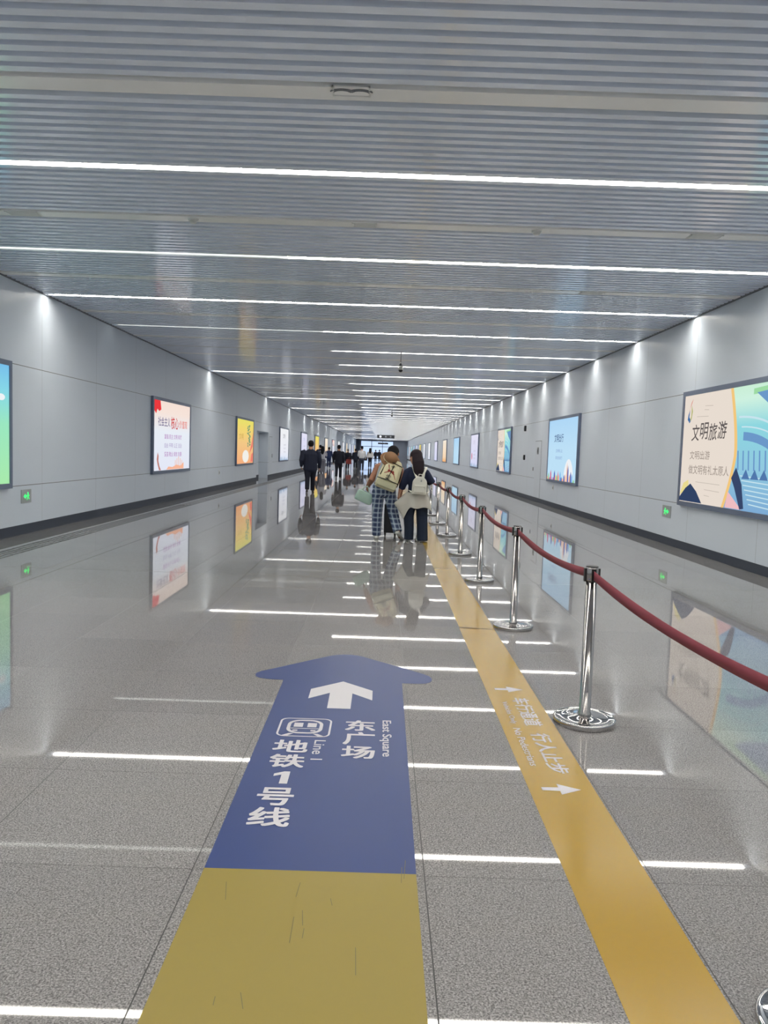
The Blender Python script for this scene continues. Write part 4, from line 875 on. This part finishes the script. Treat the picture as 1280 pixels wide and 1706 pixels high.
fuse('hair', hairmesh((-0.045, 0.06, 1.385), 0.118, (-0.65, 0.72, -0.15), (0, 0, 1), lg), mat('dark brown hair', (36, 27, 33), 0.7, 0, 0.2), wr_, 0.008, 3)
# jacket tied round the waist: draped shell with a hanging corner
def drape():
    bm = bmesh.new(); n, mz = 84, 16; rows = []
    for j in range(mz + 1):
        t = j / mz; r = []
        for i in range(n):
            a = 2 * PI * i / n; c, s = math.cos(a), math.sin(a)
            hem = 0.565 + 0.012 * math.sin(5 * a)
            k1 = math.exp(-((a - 3.5) / 0.22) ** 2); hem -= 0.19 * math.exp(-((a - 3.62) / 0.32) ** 2)
            k2 = math.exp(-((a - 5.75) / 0.25) ** 2); hem -= 0.05 * k2
            z = 0.815 + (hem - 0.815) * t
            fl = 0.005 + 0.05 * t + 0.02 * t * math.sin(7 * a + 1) + 0.20 * k1 * (1 - abs(2 * t ** 0.87 - 1)) ** 1.2 + 0.07 * k2 * t
            r.append(bm.verts.new((c * (0.175 + fl), s * (0.135 + fl * 0.6), z)))
        rows.append(r)
    for a, b in zip(rows, rows[1:]):
        for i in range(n): bm.faces.new((a[i], a[(i + 1) % n], b[(i + 1) % n], b[i]))
    bmesh.ops.recalc_face_normals(bm, faces=bm.faces[:]); bmesh.ops.solidify(bm, geom=bm.faces[:], thickness=0.008); return bm
obj('tied_jacket', drape(), cloth('beige jersey', (190, 186, 178)), wr_, True)
bm = bmesh.new(); tube(bm, [(0.0, 0.12, 0.80), (0.03, 0.165, 0.72), (0.02, 0.17, 0.58)], [0.03, 0.028, 0.024]); tube(bm, [(-0.02, 0.12, 0.80), (-0.05, 0.165, 0.70), (-0.05, 0.17, 0.56)], [0.03, 0.028, 0.024]); fuse('jacket_sleeve', bm, cloth('beige sleeve', (190, 186, 178)), wr_, 0.009, 3)
# white mini backpack
wb = empty('backpack', (0.60, 12.80, 0.785)); wb.rotation_euler = (-0.05, 0.06, 0); tag(wb, 'small white backpack on the woman in navy', 'backpack')
WL = mat('white leatherette', (214, 212, 202), 0.45)
bm = bmesh.new()
def dome(w, h, d, z0, cy, n=20):
    pts = [(-w, z0), (w, z0)] + [(w * math.cos(PI * i / n), z0 + (h - w) + w * math.sin(PI * i / n)) for i in range(n + 1)]
    a = [bm.verts.new((x, cy - d, z)) for x, z in pts]; b = [bm.verts.new((x, cy + d, z)) for x, z in pts]
    bm.faces.new(a); bm.faces.new(b[::-1])
    for i in range(len(pts)): bm.faces.new((a[i], a[(i + 1) % len(pts)], b[(i + 1) % len(pts)], b[i]))
dome(0.118, 0.29, 0.055, 0.0, -0.05); fuse('bag_body', bm, WL, wb, 0.007, 5)
bm = bmesh.new(); box(bm, -0.08, 0.08, -0.135, -0.1, 0.03, 0.14); fuse('front_pocket', bm, WL, wb, 0.006, 3)
bm = bmesh.new(); box(bm, -0.085, 0.085, -0.143, -0.1, 0.118, 0.145); fuse('pocket_flap', bm, WL, wb, 0.005, 2)
for z in (0.225, 0.205):
    bm = bmesh.new(); box(bm, 0.008, 0.03, -0.108, -0.104, z, z + 0.012); obj('badge', bm, M['grey'], wb)
bm = bmesh.new(); tube(bm, [(-0.03, -0.05, 0.28), (-0.025, -0.055, 0.325), (0.025, -0.055, 0.325), (0.03, -0.05, 0.28)], [0.007] * 4, 8); obj('top_handle', bm, WL, wb, True)
for s in (-1, 1):
    bm = bmesh.new(); tube(bm, [(s * 0.045, -0.045, 0.25), (s * 0.075 - 0.02, -0.005, 0.36), (s * 0.105 - 0.02, 0.04, 0.435), (s * 0.11 - 0.02, 0.13, 0.455), (s * 0.115 - 0.01, 0.255, 0.36), (s * 0.13, 0.26, 0.2), (s * 0.16, 0.12, 0.06), (s * 0.12, -0.02, 0.03)], [(0.021, 0.006)] * 8, 8, side=(1, 0, 0)); obj('shoulder_strap', bm, WL, wb, True)

# far luggage
rb = empty('tote_bag', (-2.62, 60.72, 0.0)); tag(rb, 'red bag held up behind the short grey-haired person', 'bag')
bm = bmesh.new(); box(bm, -0.2, 0.2, -0.08, 0.08, 0.42, 0.78); fuse('bag_body', bm, cloth('red bag', (138, 62, 58)), rb, 0.02, 3)
bm = bmesh.new(); tube(bm, [(-0.08, 0, 0.76), (-0.05, 0, 0.92), (0.05, 0, 0.92), (0.08, 0, 0.76)], [0.012] * 4, 8); obj('handle', bm, cloth('red bag strap', (120, 44, 42)), rb, True)
bb = empty('shoulder_bag', (-1.5, 69.3, 0.0)); tag(bb, 'black bag at the side of the woman in the white top', 'bag')
bm = bmesh.new(); box(bm, -0.12, 0.12, -0.07, 0.07, 0.62, 0.95); fuse('bag_body', bm, blk, bb, 0.02, 3)
bm = bmesh.new(); tube(bm, [(-0.05, 0, 0.93), (0.1, 0, 1.1), (0.2, 0, 1.3), (0.22, 0, 1.38)], [0.012] * 4, 8); obj('strap', bm, blk, bb, True)
